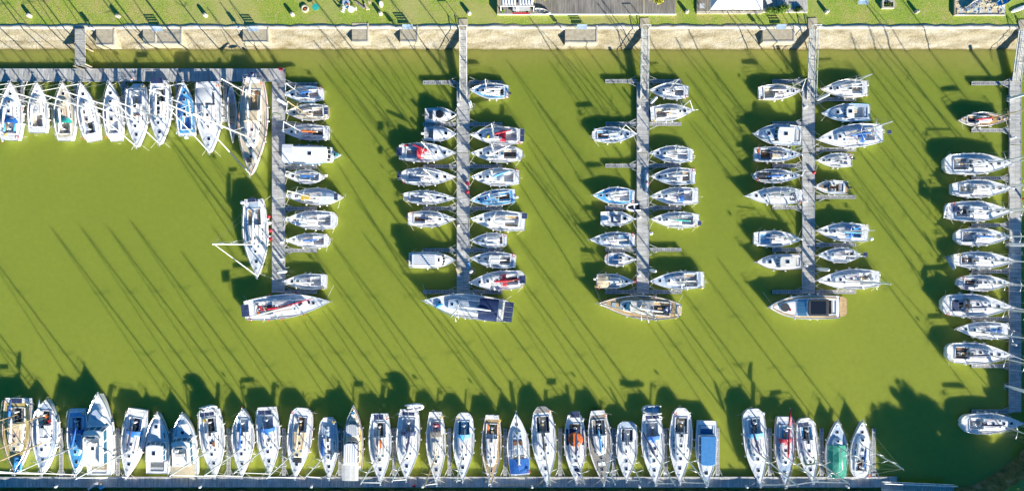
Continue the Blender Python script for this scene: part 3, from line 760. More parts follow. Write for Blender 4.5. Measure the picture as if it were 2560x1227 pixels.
    if o.get('radar'):
        rd = MB(); rd.tube([(0, 0, 0), (0, 0, .5)], .1, 'white', 6); rd.tube([(0, 0, .5), (0, 0, .54), (0, 0, .7), (0, 0, .74)], [.2, .32, .32, .2], 'plastic_white', 12); rd.build('radar', root, True, (-L / 2 + .45 * L, 0, sh(.4) + o.get('radar')))
    for kind, t, y, sx_, sy_, sz_, m_, an_ in o.get('bits', ()):
        e = MB(); xx = -L / 2 + t * L; zz = rz_at(xx) if xx > x1 else zf
        if kind == 'disc': e.tube([(0, 0, 0), (0, 0, sz_)], [sx_ / 2, sx_ / 2 * .9], m_, 18)
        elif kind == 'pad':
            e.rings([[(sx_ / 2 * math.cos(th) * (1 if math.cos(th) > 0 else .8), sy_ / 2 * math.sin(th), z) for th in [R(k) for k in range(0, 360, 24)]] for z in (0, sz_)], m_)
        else: e.box((0, 0, sz_ / 2), (sx_, sy_, sz_), m_, taper=.92)
        e.build({'disc': 'round_hatch', 'pad': 'sun_pad'}.get(kind, 'deck_locker'), root, False, (xx, y, zz + .01), R(an_))
    return root, L, B
#@@PART2

# ================================================================== the setting
GZ = 2.2
def grid_strip(name, rows, m, kind='structure', smooth=True):
    b = MB(); b.rings(rows, m, False, False); return tag(b.build(name, smooth=smooth), kind=kind)
rnd = random.Random(5)
# water: one closed body
b = MB(); b.box((0, 0, -2.0), (1400, 1000, 4.0), 'water'); tag(b.build('water'), kind='structure')
# banks
def wob(x, y, a=.12): return a * (math.sin(x * 1.7 + y * 2.3) + math.sin(x * .61 - y * 1.1) + math.sin(x * 3.9 + y * .7) * .6)
yn0 = P(0, 124.5, 0).y; yn1 = P(0, 73, GZ).y; yn2 = P(0, 62, GZ).y
rows = []
for i in range(-170, 141):
    x = i * 1.0; r = []
    for f in [-.35, -.12, 0, .08, .16, .26, .38, .5, .62, .74, .86, .95, 1.0]:
        y = yn0 + (yn1 - yn0) * f; z = GZ * f if f > 0 else 2.0 * f
        if f < 1: y += wob(x, f * 5, .05) ; z += wob(x + 9, f * 9, .05) * (1 if 0 < f < 1 else 0)
        r.append((x, y, z if f < 1 else GZ - .005))
    rows.append(r)
grid_strip('stone_bank', rows, 'stone_bank')
rows = [[(i * 1.0, yn1 - .02, GZ - .25), (i * 1.0, yn1 - .02, GZ + .05), (i * 1.0, yn2 + wob(i, 3, .08), GZ + .05), (i * 1.0, yn2 + wob(i, 3, .08) + .02, GZ - .1)] for i in range(-170, 141)]
grid_strip('path', rows, 'kerb')
we = [(-3800, 1222), (1200, 1222), (2300, 1223), (2385, 1222), (2440, 1208), (2500, 1176), (2540, 1143), (2570, 1100), (2596, 1040), (2620, 920), (2640, 700), (2650, 400), (2655, 100), (2655, 60)]
dense = []
for (x0, y0), (x1, y1) in zip(we, we[1:]):
    n = max(1, int(math.hypot(x1 - x0, y1 - y0) / 18))
    dense += [(x0 + (x1 - x0) * i / n, y0 + (y1 - y0) * i / n) for i in range(n)]
dense.append(we[-1]); rows = []; topline = []
for i, (x, y) in enumerate(dense):
    x2, y2 = dense[min(i + 1, len(dense) - 1)]; x1, y1 = dense[max(i - 1, 0)]
    nx, ny = -(y2 - y1), (x2 - x1); l = math.hypot(nx, ny); nx /= l; ny /= l
    if ny < 0 and abs(ny) > abs(nx): nx, ny = -nx, -ny
    if nx < 0 and abs(nx) >= abs(ny): nx, ny = -nx, -ny
    r = []
    for f in (-.2, 0, .2, .4, .6, .8, 1):
        p = P(x, y, 0); q = Vector((p.x + nx * f * 1.9, p.y - ny * f * 1.9, GZ * f if f > 0 else 3 * f))
        q.x += wob(q.x, q.y, .10); q.y += wob(q.y, q.x, .10); r.append(tuple(q))
    rows.append(r[::-1]); topline.append(r[-1])
grid_strip('earth_bank', rows, 'mud_bank')
# ground: one sheet round the basin
g = MB()
xw, xe = -275.0, 600.0
g.poly([(-900, yn2 - .35, GZ), (topline[-1][0] + 20, yn2 - .35, GZ), (900, yn2 - .35, GZ), (900, 700, GZ), (-900, 700, GZ)], 'grass')
g.poly([(-900, yn2 - .35, GZ), (-900, -700, GZ), (xw, -700, GZ), (xw, yn2 - .35, GZ)], 'grass')
tl = [(p[0], p[1], GZ - .004) for p in topline if p[1] < yn2 - .1]
for a_, c_ in zip(tl, tl[1:]):
    if a_[1] < P(0, 1225, 0).y + 2 and a_[0] < P(2380, 0, 0).x: g.poly([(a_[0], -700, GZ), (c_[0], -700, GZ), c_, a_], 'grass')
    else: g.poly([a_, (900, a_[1] if a_[0] > P(2500, 0, 0).x or True else 0, GZ), (900, c_[1], GZ), c_], 'grass')
p0 = [p for p in tl if not (p[1] < P(0, 1225, 0).y + 2 and p[0] < P(2380, 0, 0).x)][0]
g.poly([(p0[0], -700, GZ), (900, -700, GZ), (900, p0[1], GZ), p0], 'grass')
tag(g.build('ground'), kind='structure')

# ---------------------------------------------------------------- pontoons
PZ = .52
def pontoon(x0, y0, x1, y1, label, m='pontoon_boards', along='y'):
    a, c = P(x0, y0, PZ), P(x1, y1, PZ); cen = (a + c) / 2; w, h = abs(c.x - a.x), abs(c.y - a.y)
    L, W = (h, w) if along == 'y' else (w, h)
    t = thing('pontoon', (cen.x, cen.y, 0), math.pi / 2 if along == 'y' else 0, label, 'pontoon', 'floating pontoons')
    b = MB(); n = max(1, round(L / 12))
    for i in range(n): b.box((-L / 2 + (i + .5) * L / n, 0, PZ - .04), (L / n - .10, W - .16, .08), m)
    b.build('deck', t)
    for s in (1, -1):
        b = MB(); b.box((0, s * (W / 2 - .05), PZ - .10), (L, .1, .24), 'galv')
        b.build('edge_beam', t)
    n = max(2, round(L / 6))
    for i in range(n): b = MB(); b.box((-L / 2 + (i + .5) * L / n, 0, .05), (L / n * .6, W - .3, .62), 'concrete'); b.build('float', t)
    n = int(L / 3.2)
    for i in range(n):
        for s in (1, -1):
            b = MB(); x = -L / 2 + (i + .5) * L / n
            b.box((x, s * (W / 2 - .06), PZ + .07), (.30, .06, .04), 'steel'); b.box((x, s * (W / 2 - .06), PZ + .03), (.1, .05, .06), 'steel'); b.build('mooring_cleat', t)
    return t
pontoon(-60, 172, 714, 204, 'long wide boarded pontoon parallel to the stone bank, with the bow-in row', along='x')
pontoon(680, 204, 712, 732, 'pontoon running down from the corner, big white yacht lying along its outer side')
pontoon(1142, 205, 1174, 737, 'second pontoon from the corner, the big yacht with dark blue bimini lies across its end')
pontoon(1592, 205, 1622, 735, 'third pontoon, teak decked yacht lying across its end')
pontoon(2006, 205, 2037, 735, 'fourth pontoon, white motor yacht with black sunroof across its end')
pontoon(2524, 195, 2553, 1030, 'long pontoon at the far side beyond the varnished wooden yacht, half in shade', m='pontoon_boards')
pontoon(-60, 1191, 2243, 1217, 'long shaded pontoon along the earth bank, bows of the long row over it', along='x')

fproto = None
def finger(x0, x1, y, label, side):
    """a walkway finger leaving the pontoon; side=-1: it points to -x, 1: +x, 0: up the picture"""
    a, c = P(x0, y, PZ), P(x1, y, PZ); L = abs(c.x - a.x)
    root = P(x1 if side < 0 else x0, y, 0)
    make_finger(root, 0 if side > 0 else math.pi, L, label)
def make_finger(loc, rz, L, label):
    t = thing('finger_pontoon', loc, rz, label, 'finger pontoon', 'finger walkways between the berths')
    b = MB(); b.box((L / 2, 0, .43), (L, .50, .05), 'finger_grating'); b.build('walkway', t)
    for s in (1, -1):
        b = MB(); b.box((L / 2, s * .28, .41), (L, .07, .14), 'galv'); b.build('edge_beam', t)
        b = MB(); b.tube([(1.5, s * .3, .42), (0.02, s * .95, .42)], .05, 'galv', 5); b.tube([(.75, s * .3, .42), (.75, s * .62, .42)], .035, 'galv', 4); b.build('brace', t)
    b = MB(); b.box((L - .5, 0, .1), (.9, .5, .5), 'charcoal'); b.box((L - .05, 0, .45), (.1, .62, .08), 'galv'); b.box((L * .55, 0, .1), (.8, .45, .45), 'charcoal'); b.build('float', t)
    b = MB(); b.box((L - .35, .2, .50), (.24, .05, .04), 'steel'); b.build('cleat', t)
ordn = 'first second third fourth fifth sixth seventh eighth ninth tenth eleventh twelfth thirteenth fourteenth fifteenth sixteenth'.split()
def fset(ys, x0, x1, side, where):
    for i, y in enumerate(ys): finger(x0, x1, y, 'narrow grey finger walkway, %s from the stone bank %s' % (ordn[i], where), side)
ys = [208, 312, 417, 521, 625, 729]
fset([213, 314, 418, 522, 626, 729], 712, 795, 1, 'on the corner pontoon')
fset(ys, 1058, 1142, -1, 'on the second pontoon, corner side'); fset(ys, 1174, 1256, 1, 'on the second pontoon, far side')
ys = [205, 311, 415, 520, 624, 729]
fset(ys, 1512, 1592, -1, 'on the third pontoon, corner side'); fset(ys, 1622, 1702, 1, 'on the third pontoon, far side')
fset([205, 310, 415, 519, 624, 729], 1928, 2006, -1, 'on the fourth pontoon, corner side')
fset([250, 375, 493, 612, 729], 2037, 2137, 1, 'on the fourth pontoon, far side')
fset([210, 327, 446, 563, 678, 796, 913, 1026], 2424, 2524, -1, 'on the half shaded pontoon')
for i, x in enumerate([157, 298, 434, 574, 712, 852, 987, 1124, 1263, 1400, 1534, 1662, 1792, 1922, 2051, 2181]):
    make_finger(P(x, 1191, 0), math.pi / 2, 8.6, '%s finger walkway of the long lower row, from the tan ketch' % ordn[i])
for i, x in enumerate([60, 195, 312, 448, 565]):
    make_finger(P(x, 204, 0), -math.pi / 2, 7.2, 'finger walkway off the upper wide pontoon, %s from the corner by the big ketch' % ordn[4 - i])

def pile(x, y, label):
    t = thing('mooring_pile', P(x, y, 0), 0, label, 'mooring pile', 'tall white mooring piles')
    b = MB(); b.tube([(0, 0, -2), (0, 0, 1.2), (0, 0, 4.3)], .26, 'plastic_white', 12, False); b.build('post', t, True)
    b = MB(); b.tube([(0, 0, 4.3), (0, 0, 4.42), (0, 0, 4.5)], [.27, .22, .03], 'plastic_white', 12); b.build('cap', t, True)
    b = MB(); pts = [(-.5 * d_, y_, .5) for y_, d_ in ((-.75, 1.2), (-.45, -1.1), (.45, -1.1), (.75, 1.2))]
    d = 1 if x in (716, 1178, 1180, 1627, 1625, 2042) else -1
    b.tube([(px * d, py, .5) for px, py, _ in pts], .05, 'galv', 5); b.build('guide_bracket', t)
for x, y, l in ((716, 262, 'on the corner pontoon near the stone bank'), (717, 678, 'on the corner pontoon near its outer end'), (1178, 268, 'on the second pontoon below its gangway'), (1180, 677, 'on the second pontoon near its outer end'),
                (1627, 258, 'on the third pontoon below its gangway'), (1625, 675, 'on the third pontoon near its outer end'), (2042, 250, 'on the fourth pontoon below its gangway'), (2042, 672, 'on the fourth pontoon near its outer end'),
                (2520, 248, 'by the bow of the varnished wooden yacht'), (2517, 612, 'where the long far pontoon falls into shade'), (2514, 964, 'at the shaded end of the long far pontoon')):
    pile(x, y, 'white capped mooring pile ' + l)

def gangway(xt, yt, xb, yb, label, w=1.05, land=True, zt=GZ + .12, hr=1.05):
    a, c = P(xt, yt, zt), P(xb, yb, PZ + .08); d = c - a; L = d.length; rz = math.atan2(d.y, d.x); sl = math.asin(d.z / L)
    t = thing('gangway', (a.x, a.y, 0), rz, label, 'gangway', 'gangways down to the pontoons')
    def W(u, y, z): return (u * math.cos(sl), y, zt + u * math.sin(sl) + z)
    b = MB(); pts = [W(0, -w / 2, 0), W(L, -w / 2, 0), W(L, w / 2, 0), W(0, w / 2, 0)]; b.poly(pts, 'pier_boards'); b.poly([(x, y, z - .1) for x, y, z in pts][::-1], 'galv'); b.build('walkway', t)
    n = int(L / 1.6)
    for s in (1, -1):
        b = MB(); y = s * (w / 2 + .06)
        for z in (hr, .02): b.tube([W(0, y, z), W(L, y, z)], .06, 'alu', 5)
        for i in range(n + 1): b.tube([W(L * i / n, y, 0), W(L * i / n, y, hr)], .035, 'alu', 4)
        for i in range(n): b.tube([W(L * i / n, y, 0 if i % 2 else hr), W(L * (i + 1) / n, y, hr if i % 2 else 0)], .028, 'alu', 4)
        b.build('railing', t)
    if land:
        b = MB(); b.box((-.95, 0, GZ - .9), (2.0, 1.55, 2.0), 'concrete'); b.build('landing', t)
        b = MB()
        for s in (1, -1): b.tube([(-.15, s * .7, GZ), (-.15, s * .7, GZ + 2.1)], .05, 'alu', 5)
        b.tube([(-.15, -.7, GZ + 2.1), (-.15, .7, GZ + 2.1)], .05, 'alu', 5); b.build('gate_frame', t)
gangway(1158, 76, 1159, 250, 'pale gangway with lattice railings down to the second pontoon')
gangway(1612, 74, 1609, 248, 'pale gangway with lattice railings down to the third pontoon')
gangway(2032, 74, 2026, 250, 'pale gangway with lattice railings down to the fourth pontoon')
gangway(2558, 78, 2541, 205, 'gangway at the picture corner down to the long far pontoon', w=1.4)
gangway(2385, 1221, 2203, 1213, 'shaded lattice gangway lying level from the earth bank to the lower pontoon', w=1.3, land=False, zt=1.5)

# short old pier
t = thing('jetty', P(201, 118, 0), 0, 'short old boarded jetty on the stone bank ending before the wide pontoon', 'jetty')
ya, yb = P(0, 73, 2.5).y, P(0, 164, 2.5).y; yc = P(201, 118, 0).y; xo = 0
b = MB(); b.box((0, 0, 0), (ya - yb, 1.75, .14), 'pier_boards'); d_ = b.build('deck', t, loc=(P(200, 118, 2.5).x - t.location.x, (ya + yb) / 2 - yc, 2.45), rz=math.pi / 2)
for yy in (yb + .3, (ya + yb) / 2):
    for s in (-.7, .7):
        b = MB(); b.tube([(0, 0, -1), (0, 0, 2.35)], .13, 'timber', 7); b.build('leg', t, loc=(P(200, 118, 2.5).x - t.location.x + s, yy - yc, 0))
for i, (x, y, an, ln, m) in enumerate([(203, 166, -24, 2.6, 'timber'), (211, 163, -28, 2.4, 'offwhite'), (197, 170, -20, 2.0, 'cream'), (214, 168, -22, 2.2, 'offwhite')]):
    b = MB(); b.box((0, 0, 0), (ln, .16, .1), m); o_ = b.build('loose_plank', loc=P(x, y, .35 + .1 * i), rz=R(an)); tag(o_, ['short tan plank floating off the old jetty end', 'long pale plank leaning beside the weed at the jetty end', 'cream plank furthest out on the water by the jetty', 'pale plank lying nearest the wide pontoon by the jetty'][i], 'plank')
b = MB()
for i in range(260):
    q = Vector((rnd.gauss(0, .35), rnd.gauss(0, .3), abs(rnd.gauss(.2, .12)))); e = Vector((rnd.uniform(-.1, .1), rnd.uniform(-.1, .1), .06)); f = Vector((rnd.uniform(-.1, .1), rnd.uniform(-.1, .1), -.03)); b.poly([q, q + e, q + f], 'leaf_lime')
tag(b.build('water_weed', loc=P(222, 164, .05)), kind='stuff')

# concrete platforms on the bank, with benches
def bench(x, y, z, label, n=5, rz=0.0):
    t = thing('bench', P(x, y, z), rz, label, 'bench', 'pale blue slatted benches')
    b = MB()
    for i in range(n): b.box((0, -.22 + .11 * i, .46), (1.75, .085, .04), 'bench_blue')
    b.build('seat', t); b = MB()
    for i in range(3): b.box((0, .32 + .03 * i, .58 + .17 * i), (1.75, .04, .11), 'bench_blue')
    b.build('backrest', t)
    for s in (-1, 1):
        b = MB(); b.box((s * .78, -.2, .23), (.06, .06, .46), 'concrete'); b.box((s * .78, .3, .48), (.06, .06, .96), 'concrete'); b.box((s * .78, .05, .43), (.06, .56, .05), 'concrete'); b.build('leg', t)
mat('bench_blue', (.42, .55, .70), .5, noise=5, c2=(.34, .46, .62))
for i, (x0, y0, x1, y1, bx_, l) in enumerate([(240, 73, 287, 114, None, 'beside the old jetty'), (357, 70, 455, 111, 397, 'widest of the platforms, in two bays'), (607, 70, 672, 107, 636, 'above the corner pontoon'), (880, 58, 922, 106, None, 'with a rounded grassy top edge'),
                                    (1000, 65, 1045, 106, 1020, 'next before the second pontoon gangway'), (1413, 64, 1494, 108, 1454, 'below the long wooden terrace'), (1907, 64, 1987, 106, 1950, 'before the fourth pontoon gangway')]):
    a, c = P(x0, y0, GZ + .06), P(x1, y1, GZ + .06)
    t = thing('platform', ((a.x + c.x) / 2, (a.y + c.y) / 2, 0), 0, 'concrete platform built out over the stone bank, ' + l, 'platform', 'concrete platforms')
    w, h = c.x - a.x, a.y - c.y; b = MB(); b.box((0, 0, GZ / 2 + .0), (w, h, GZ + .08), 'platform_top'if False else 'concrete'); b.build('slab', t)
    b = MB(); b.box((w / 2 - .12, 0, GZ + .075), (.24, h, .08), 'kerb'); b.box((-.12, -h / 2 + .12, GZ + .075), (w - .24, .24, .08), 'kerb'); b.build('kerb', t)
    if i == 1: b = MB(); b.box((-w / 2 + 2.2, .12, GZ + .075), (.3, h - .24, .08), 'kerb'); b.build('dividing_kerb', t)
    if bx_: bench(bx_, 77 if i < 3 else 72, GZ + .06, 'pale blue bench on the concrete platform ' + l)
bench(2155, 10, GZ, 'pale blue bench alone on the grass beside the stone planter')
for i, x in enumerate([236, 603, 995, 1406, 1902]):
    t = thing('lifebuoy_post', P(x, 75, GZ), 0, 'pale post with lifebuoy box at the platform edge, %s from the old jetty' % ordn[i], 'post', 'lifebuoy posts along the bank')
    b = MB(); b.box((0, 0, .6), (.14, .14, 1.2), 'white'); b.build('post', t); b = MB(); b.box((.02, -.1, 1.0), (.6, .22, .62), 'plastic_white', taper=.9); b.build('box', t)
# stone bollards on the grass
for i, (x, y) in enumerate([(76, 41), (297, 42), (515, 40), (732, 38), (952, 36), (1173, 35), (1716, 31), (2065, 31), (2290, 31)]):
    t = thing('stone_bollard', P(x, y, GZ), rnd.uniform(0, 1), 'white stone bollard on the grass, %s from the old jetty end' % ordn[i], 'bollard', 'stone bollards on the grass')
    b = MB(); b.rings([[((r_ * math.cos(a_)), r_ * math.sin(a_), z_) for a_ in [R(k) for k in range(0, 360, 45)]] for r_, z_ in ((.36, 0), (.34, .4), (.30, .72), (.2, .8))], 'kerb'); b.build('shaft', t)
    b = MB(); b.tube([(0, 0, .8), (0, 0, .83)], .10, 'alu_dark', 8); b.build('cap', t)

# ---------------------------------------------------------------- terraces
def slabbox(x0, y0, x1, y1, z0, z1, m, name, parent=None, along='y'):
    a, c = P(x0, y0, z1), P(x1, y1, z1); b = MB(); w, h = c.x - a.x, a.y - c.y
    L, W = (w, h) if along == 'x' else (h, w)
    b.box((0, 0, 0), (L, W, z1 - z0), m)
    return b.build(name, None, loc=((a.x + c.x) / 2, (a.y + c.y) / 2, (z0 + z1) / 2), rz=0 if along == 'x' else math.pi / 2)
def to_child(o, t): o.parent = t; o.location = o.location - t.location
t = thing('wooden_terrace', P(1467, -10, GZ), 0, 'long dark boarded wooden terrace with a white edge beside the pergola', 'terrace')
to_child(slabbox(1246, -75, 1690, 35, GZ, GZ + .3, 'terrace_boards', 'deck', along='x'), t); to_child(slabbox(1243, 35, 1691, 37, GZ - .1, GZ + .32, 'white', 'edge_board'), t); to_child(slabbox(1243, -75, 1246, 35, GZ - .1, GZ + .8, 'timber', 'side_board'), t); to_child(slabbox(1608, -75, 1611, 35, GZ + .3, GZ + .33, 'concrete', 'joint_strip'), t)
t = thing('tent_terrace', P(1840, -10, GZ), 0, 'grey boarded terrace under the white tent with a pale kerb', 'terrace')
to_child(slabbox(1742, -75, 1905, 29, GZ, GZ + .28, 'terrace_boards', 'deck', along='x'), t); to_child(slabbox(1742, 29, 1905, 35, GZ - .1, GZ + .2, 'kerb', 'kerb'), t)
t = thing('sand_terrace', P(1960, -10, GZ), 0, 'sandy boarded terrace behind the lime green shrub', 'terrace')
to_child(slabbox(1906, -75, 2019, 28, GZ, GZ + .2, 'pier_boards', 'deck', along='x'), t); to_child(slabbox(1906, 28, 2019, 32, GZ - .1, GZ + .22, 'kerb', 'kerb'), t)
t = thing('boat_garden', P(2453, -10, GZ), 0, 'rocky sand garden with paving slabs and a white kerb', 'terrace')
to_child(slabbox(2389, -75, 2512, 36, GZ, GZ + .18, 'rock_sand' if 'rock_sand' in M else 'cream', 'sand_bed'), t)
to_child(slabbox(2388, 36, 2514, 39, GZ - .1, GZ + .3, 'kerb', 'kerb'), t); to_child(slabbox(2386, -75, 2389, 39, GZ - .1, GZ + .4, 'timber', 'side_board'), t)
for x, w in ((2402, 9), (2446, 22), (2474, 11), (2506, 13)): to_child(slabbox(x - w / 2, 20 if w != 13 else 8, x + w / 2, 34, GZ + .17, GZ + .20, 'light_grey', 'paving_slab'), t)
b = MB()
for i in range(150):
    p = P(rnd.uniform(2392, 2508), rnd.uniform(-20, 33), GZ + .2) ; s_ = rnd.uniform(.12, .38)
    b.box((p.x, p.y, p.z), (s_ * 1.4, s_, s_ * .7), rnd.choice(['cream', 'kerb', 'concrete', 'cream']), rnd.uniform(0, 3), .6)
tag(b.build('rubble'), kind='stuff')
# pergola with a folded fabric roof
t = thing('pergola', P(1293, 0, GZ), 0, 'white post pergola with folded white fabric roof over the dark terrace', 'pergola')
x0, x1 = P(1252, 0, 5).x - t.location.x, P(1335, 0, 5).x - t.location.x; y0 = P(0, 17, 4.7).y - t.location.y; y1 = y0 + 4.6
for xx in (x0, (x0 + x1) / 2 - .15, (x0 + x1) / 2 + .15, x1):
    for yy in (y0, y1):
        b = MB(); b.box((xx, yy, 1.3), (.12, .12, 2.6), 'plastic_white'); b.build('post', t)
b = MB()
for yy in (y0, y1): b.box(((x0 + x1) / 2, yy, 2.65), (x1 - x0 + .2, .12, .12), 'plastic_white')
b.build('beam', t)
for half in (0, 1):
    b = MB(); xa = x0 + .1 + half * ((x1 - x0) / 2 + .1); wd = (x1 - x0) / 2 - .35; n = 10; pr = []
    for i in range(n + 1): pr.append((xa + wd * i / n, 2.75 + (.32 if i % 2 else 0)))
    b.rings([[(x, yy, z) for x, z in pr] for yy in (y0 + .1, y1 - .1)], 'plastic_white', False, False); b.build('fabric_roof', t)
t = thing('picnic_table', P(1303, 27, GZ + .3), 0, 'long grey table with a red edged bench in front of the pergola', 'table')
b = MB(); b.box((0, .1, .72), (2.9, .8, .06), 'light_grey'); b.build('table_top', t); b = MB(); b.box((0, -.62, .42), (2.9, .3, .06), 'red'); b.build('bench', t)
for s in (-1.2, 1.2): b = MB(); b.box((s, 0, .34), (.08, 1.3, .68), 'alu_dark'); b.build('leg', t)

def rowboat(x, y, L, B, rz, m, label, inside='light_grey', z=GZ + .35):
    o_ = P(x, y, z); t = thing('rowing_boat', o_, R(rz), label, 'rowing boat'); hwf = lambda u: B / 2 * max(.03, (1 - abs(2 * u - .9) ** 2.2 if u > .45 else 1 - .35 * (1 - u / .45) ** 2))
    b = MB(); rows = []
    for i in range(13):
        u = i / 12; w = max(.03, hwf(u)); zz = .38 + .14 * u * u; xx = -L / 2 + u * L
        rows.append([(xx, w, zz), (xx, w * .8, .1), (xx, 0, 0), (xx, -w * .8, .1), (xx, -w, zz)])
    b.rings(rows, m, False, False); b.poly(rows[0], m); b.build('hull', t, True)
    b = MB(); b.rings([[(x_ * .98, y_ * .93, z_ + .02 if abs(y_) < .01 or z_ < .3 else z_ + .01) for x_, y_, z_ in r] for r in rows], inside, False, False); b.build('inner_skin', t, True)
    for u in (.3, .6): b = MB(); b.box((-L / 2 + u * L, 0, .3), (.22, hwf(u) * 1.85, .04), 'timber'); b.build('thwart', t)
    return t
rowboat(1357, 31, 2.7, .9, -12, 'plastic_white', 'white rowing boat planter at the terrace edge by the pergola', z=GZ + .33)
rowboat(2433, 13, 3.4, .9, 33, 'sky_blue', 'blue and white rowing boat slanting in the rocky sand garden', 'plastic_white')
rowboat(2511, 3, 3.2, 1.1, 25, 'plastic_white', 'white rowing boat at the top corner of the sand garden', 'sky_blue')
t = thing('paddle_board', P(2549, 22, GZ + .12), R(22), 'white paddle board lying on the grass at the picture corner', 'paddle board')
b = MB(); b.rings([[(x_, w_, z_) for x_, w_, z_ in ((xx, ww, .0), (xx, ww * .6, .1), (xx, -ww * .6, .1), (xx, -ww, 0), (xx, 0, -.06))] for xx, ww in ((-1.6, .05), (-1.2, .28), (0, .36), (1.0, .3), (1.6, .05))], 'plastic_white'); b.build('board', t)
b = MB(); b.box((-.2, 0, .105), (1.4, .4, .02), 'light_grey'); b.build('deck_pad', t)
# tent
t = thing('tent', P(1842, 0, GZ), 0, 'big white tent with hipped roof on the terrace above the third gangway', 'tent')
a, c = P(1777, 23, GZ + 2.5), P(1907, 23, GZ + 2.5); wx = (c.x - a.x) / 2; xc = (a.x + c.x) / 2 - t.location.x; yb_ = a.y - t.location.y; dp = 7.5
b = MB(); z1, z2 = 2.5, 4.0
b.poly([(xc - wx, yb_, z1), (xc + wx, yb_, z1), (xc + wx * .35, yb_ + dp / 2, z2), (xc - wx * .35, yb_ + dp / 2, z2)], 'tent_white'if 'tent_white' in M else 'plastic_white')
b.poly([(xc + wx, yb_, z1), (xc + wx, yb_ + dp, z1), (xc + wx * .35, yb_ + dp / 2, z2)], 'plastic_white'); b.poly([(xc - wx, yb_ + dp, z1), (xc - wx, yb_, z1), (xc - wx * .35, yb_ + dp / 2, z2)], 'plastic_white')
b.poly([(xc + wx, yb_ + dp, z1), (xc - wx, yb_ + dp, z1), (xc - wx * .35, yb_ + dp / 2, z2), (xc + wx * .35, yb_ + dp / 2, z2)], 'plastic_white')
b.build('roof', t)
b = MB(); b.box((xc, yb_ - .01, z1 - .12), (2 * wx, .03, .24), 'plastic_white'); b.box((xc + wx, yb_ + dp / 2, z1 - .12), (.03, dp, .24), 'plastic_white'); b.box((xc - wx, yb_ + dp / 2, z1 - .12), (.03, dp, .24), 'plastic_white'); b.build('valance', t)
for q in range(4):
    b = MB(); xx = xc - wx + 2 * wx * q / 3; b.tube([(xx, yb_, 0), (xx, yb_, z1)], .04, 'alu', 6); b.tube([(xx, yb_, z1 - .1), (xx - .25, yb_ - .35, .1)], .012, 'rope', 4); b.build('pole', t)
def table_box(x, y, z, sx, sy, h, m, label, rz=0.0, name='table', cat='table'):
    t = thing(name, P(x, y, z), R(rz), label, cat); b = MB(); b.box((0, 0, h), (sx, sy, .05), m); b.build('table_top', t)
    for s in (1, -1):
        for s2 in (1, -1): b = MB(); b.box((s * (sx / 2 - .06), s2 * (sy / 2 - .06), h / 2), (.05, .05, h), 'alu_dark'); b.build('leg', t)
table_box(1752, 19, GZ + .28, .8, .8, .74, 'light_grey', 'square grey table at the corner of the tent terrace')
table_box(1917, 8, GZ + .2, .9, .9, .9, 'offwhite', 'pale square table standing askew between tent and shrub', 25)
def round_table(x, y, r_, m, label, z=GZ):
    t = thing('round_table', P(x, y, z), 0, label, 'table'); b = MB(); b.tube([(0, 0, .70), (0, 0, .74)], r_, m, 24); b.build('table_top', t); b = MB(); b.tube([(0, 0, 0), (0, 0, .05), (0, 0, .06), (0, 0, .7)], [.3, .3, .05, .05], m, 10); b.build('pedestal', t)
round_table(792, 22, .58, 'turquoise', 'turquoise round table on the grass by the stone fire ring'); round_table(880, 28, .57, 'plastic_white', 'white round garden table on the grass')
def chair(x, y, rz, m, label):
    t = thing('garden_chair', P(x, y, GZ), R(rz), label, 'chair', 'garden chairs round the white table'); b = MB(); b.box((0, 0, .43), (.46, .46, .04), m); b.build('seat', t); b = MB(); b.box((-.23, 0, .68), (.05, .44, .46), m); b.build('backrest', t)
    for s in (1, -1):
        for s2 in (1, -1): b = MB(); b.box((s * .19, s2 * .19, .21), (.04, .04, .42), m); b.build('leg', t)
chair(863, 22, 20, 'plastic_white', 'white garden chair touching the cluttered blue table'); chair(859, 30, 70, 'plastic_white', 'white garden chair standing out from the round table, furthest from the logs'); chair(889, 25, 180, 'plastic_white', 'white garden chair on the log side of the round table'); chair(871, 22, -60, 'sky_blue', 'pale blue garden chair between the two tables')
chair(925, 9, 200, 'cream', 'cream wooden garden chair standing alone beyond the logs')
t = thing('picnic_table', P(867, 11, GZ), 0, 'blue table with yellow and red things on it on the grass', 'table'); b = MB(); b.box((0, 0, .74), (1.1, .8, .05), 'nonskid_blue'); b.build('table_top', t)
for s in (1, -1): b = MB(); b.box((s * .45, 0, .36), (.06, .7, .72), 'plastic_white'); b.build('leg', t)
b = MB(); b.tube([(0, 0, 0), (0, 0, .1)], .2, 'yellow', 10); tag(b.build('bowl', loc=P(866, 13, GZ + .78)), 'yellow bowl on the blue table', 'bowl'); b = MB(); b.box((0, 0, .1), (.2, .25, .2), 'red'); tag(b.build('box', loc=P(870, 12, GZ + .78)), 'small red box on the blue table', 'box')
for i, (x, y, rz, ln) in enumerate([(896, 11, -40, 1.5), (900, 14, -42, 1.7), (904, 16, -38, 1.3), (915, 18, -70, 1.2), (918, 19, -50, 1.1)]):
    b = MB(); b.tube([(-ln / 2, 0, .15), (ln / 2, 0, .17)], .15, 'teak_grey' if i < 3 else 'cream', 9); tag(b.build('log', loc=P(x, y, GZ), rz=R(rz)), ['grey log of the heap nearest the round table', 'longest grey log in the middle of the heap', 'grey log of the heap towards the chair', 'cream log lying closest to the wooden chair', 'cream log just beyond the grey logs'][i], 'log', 'logs heaped on the grass' if i < 3 else 'cream logs on the grass')
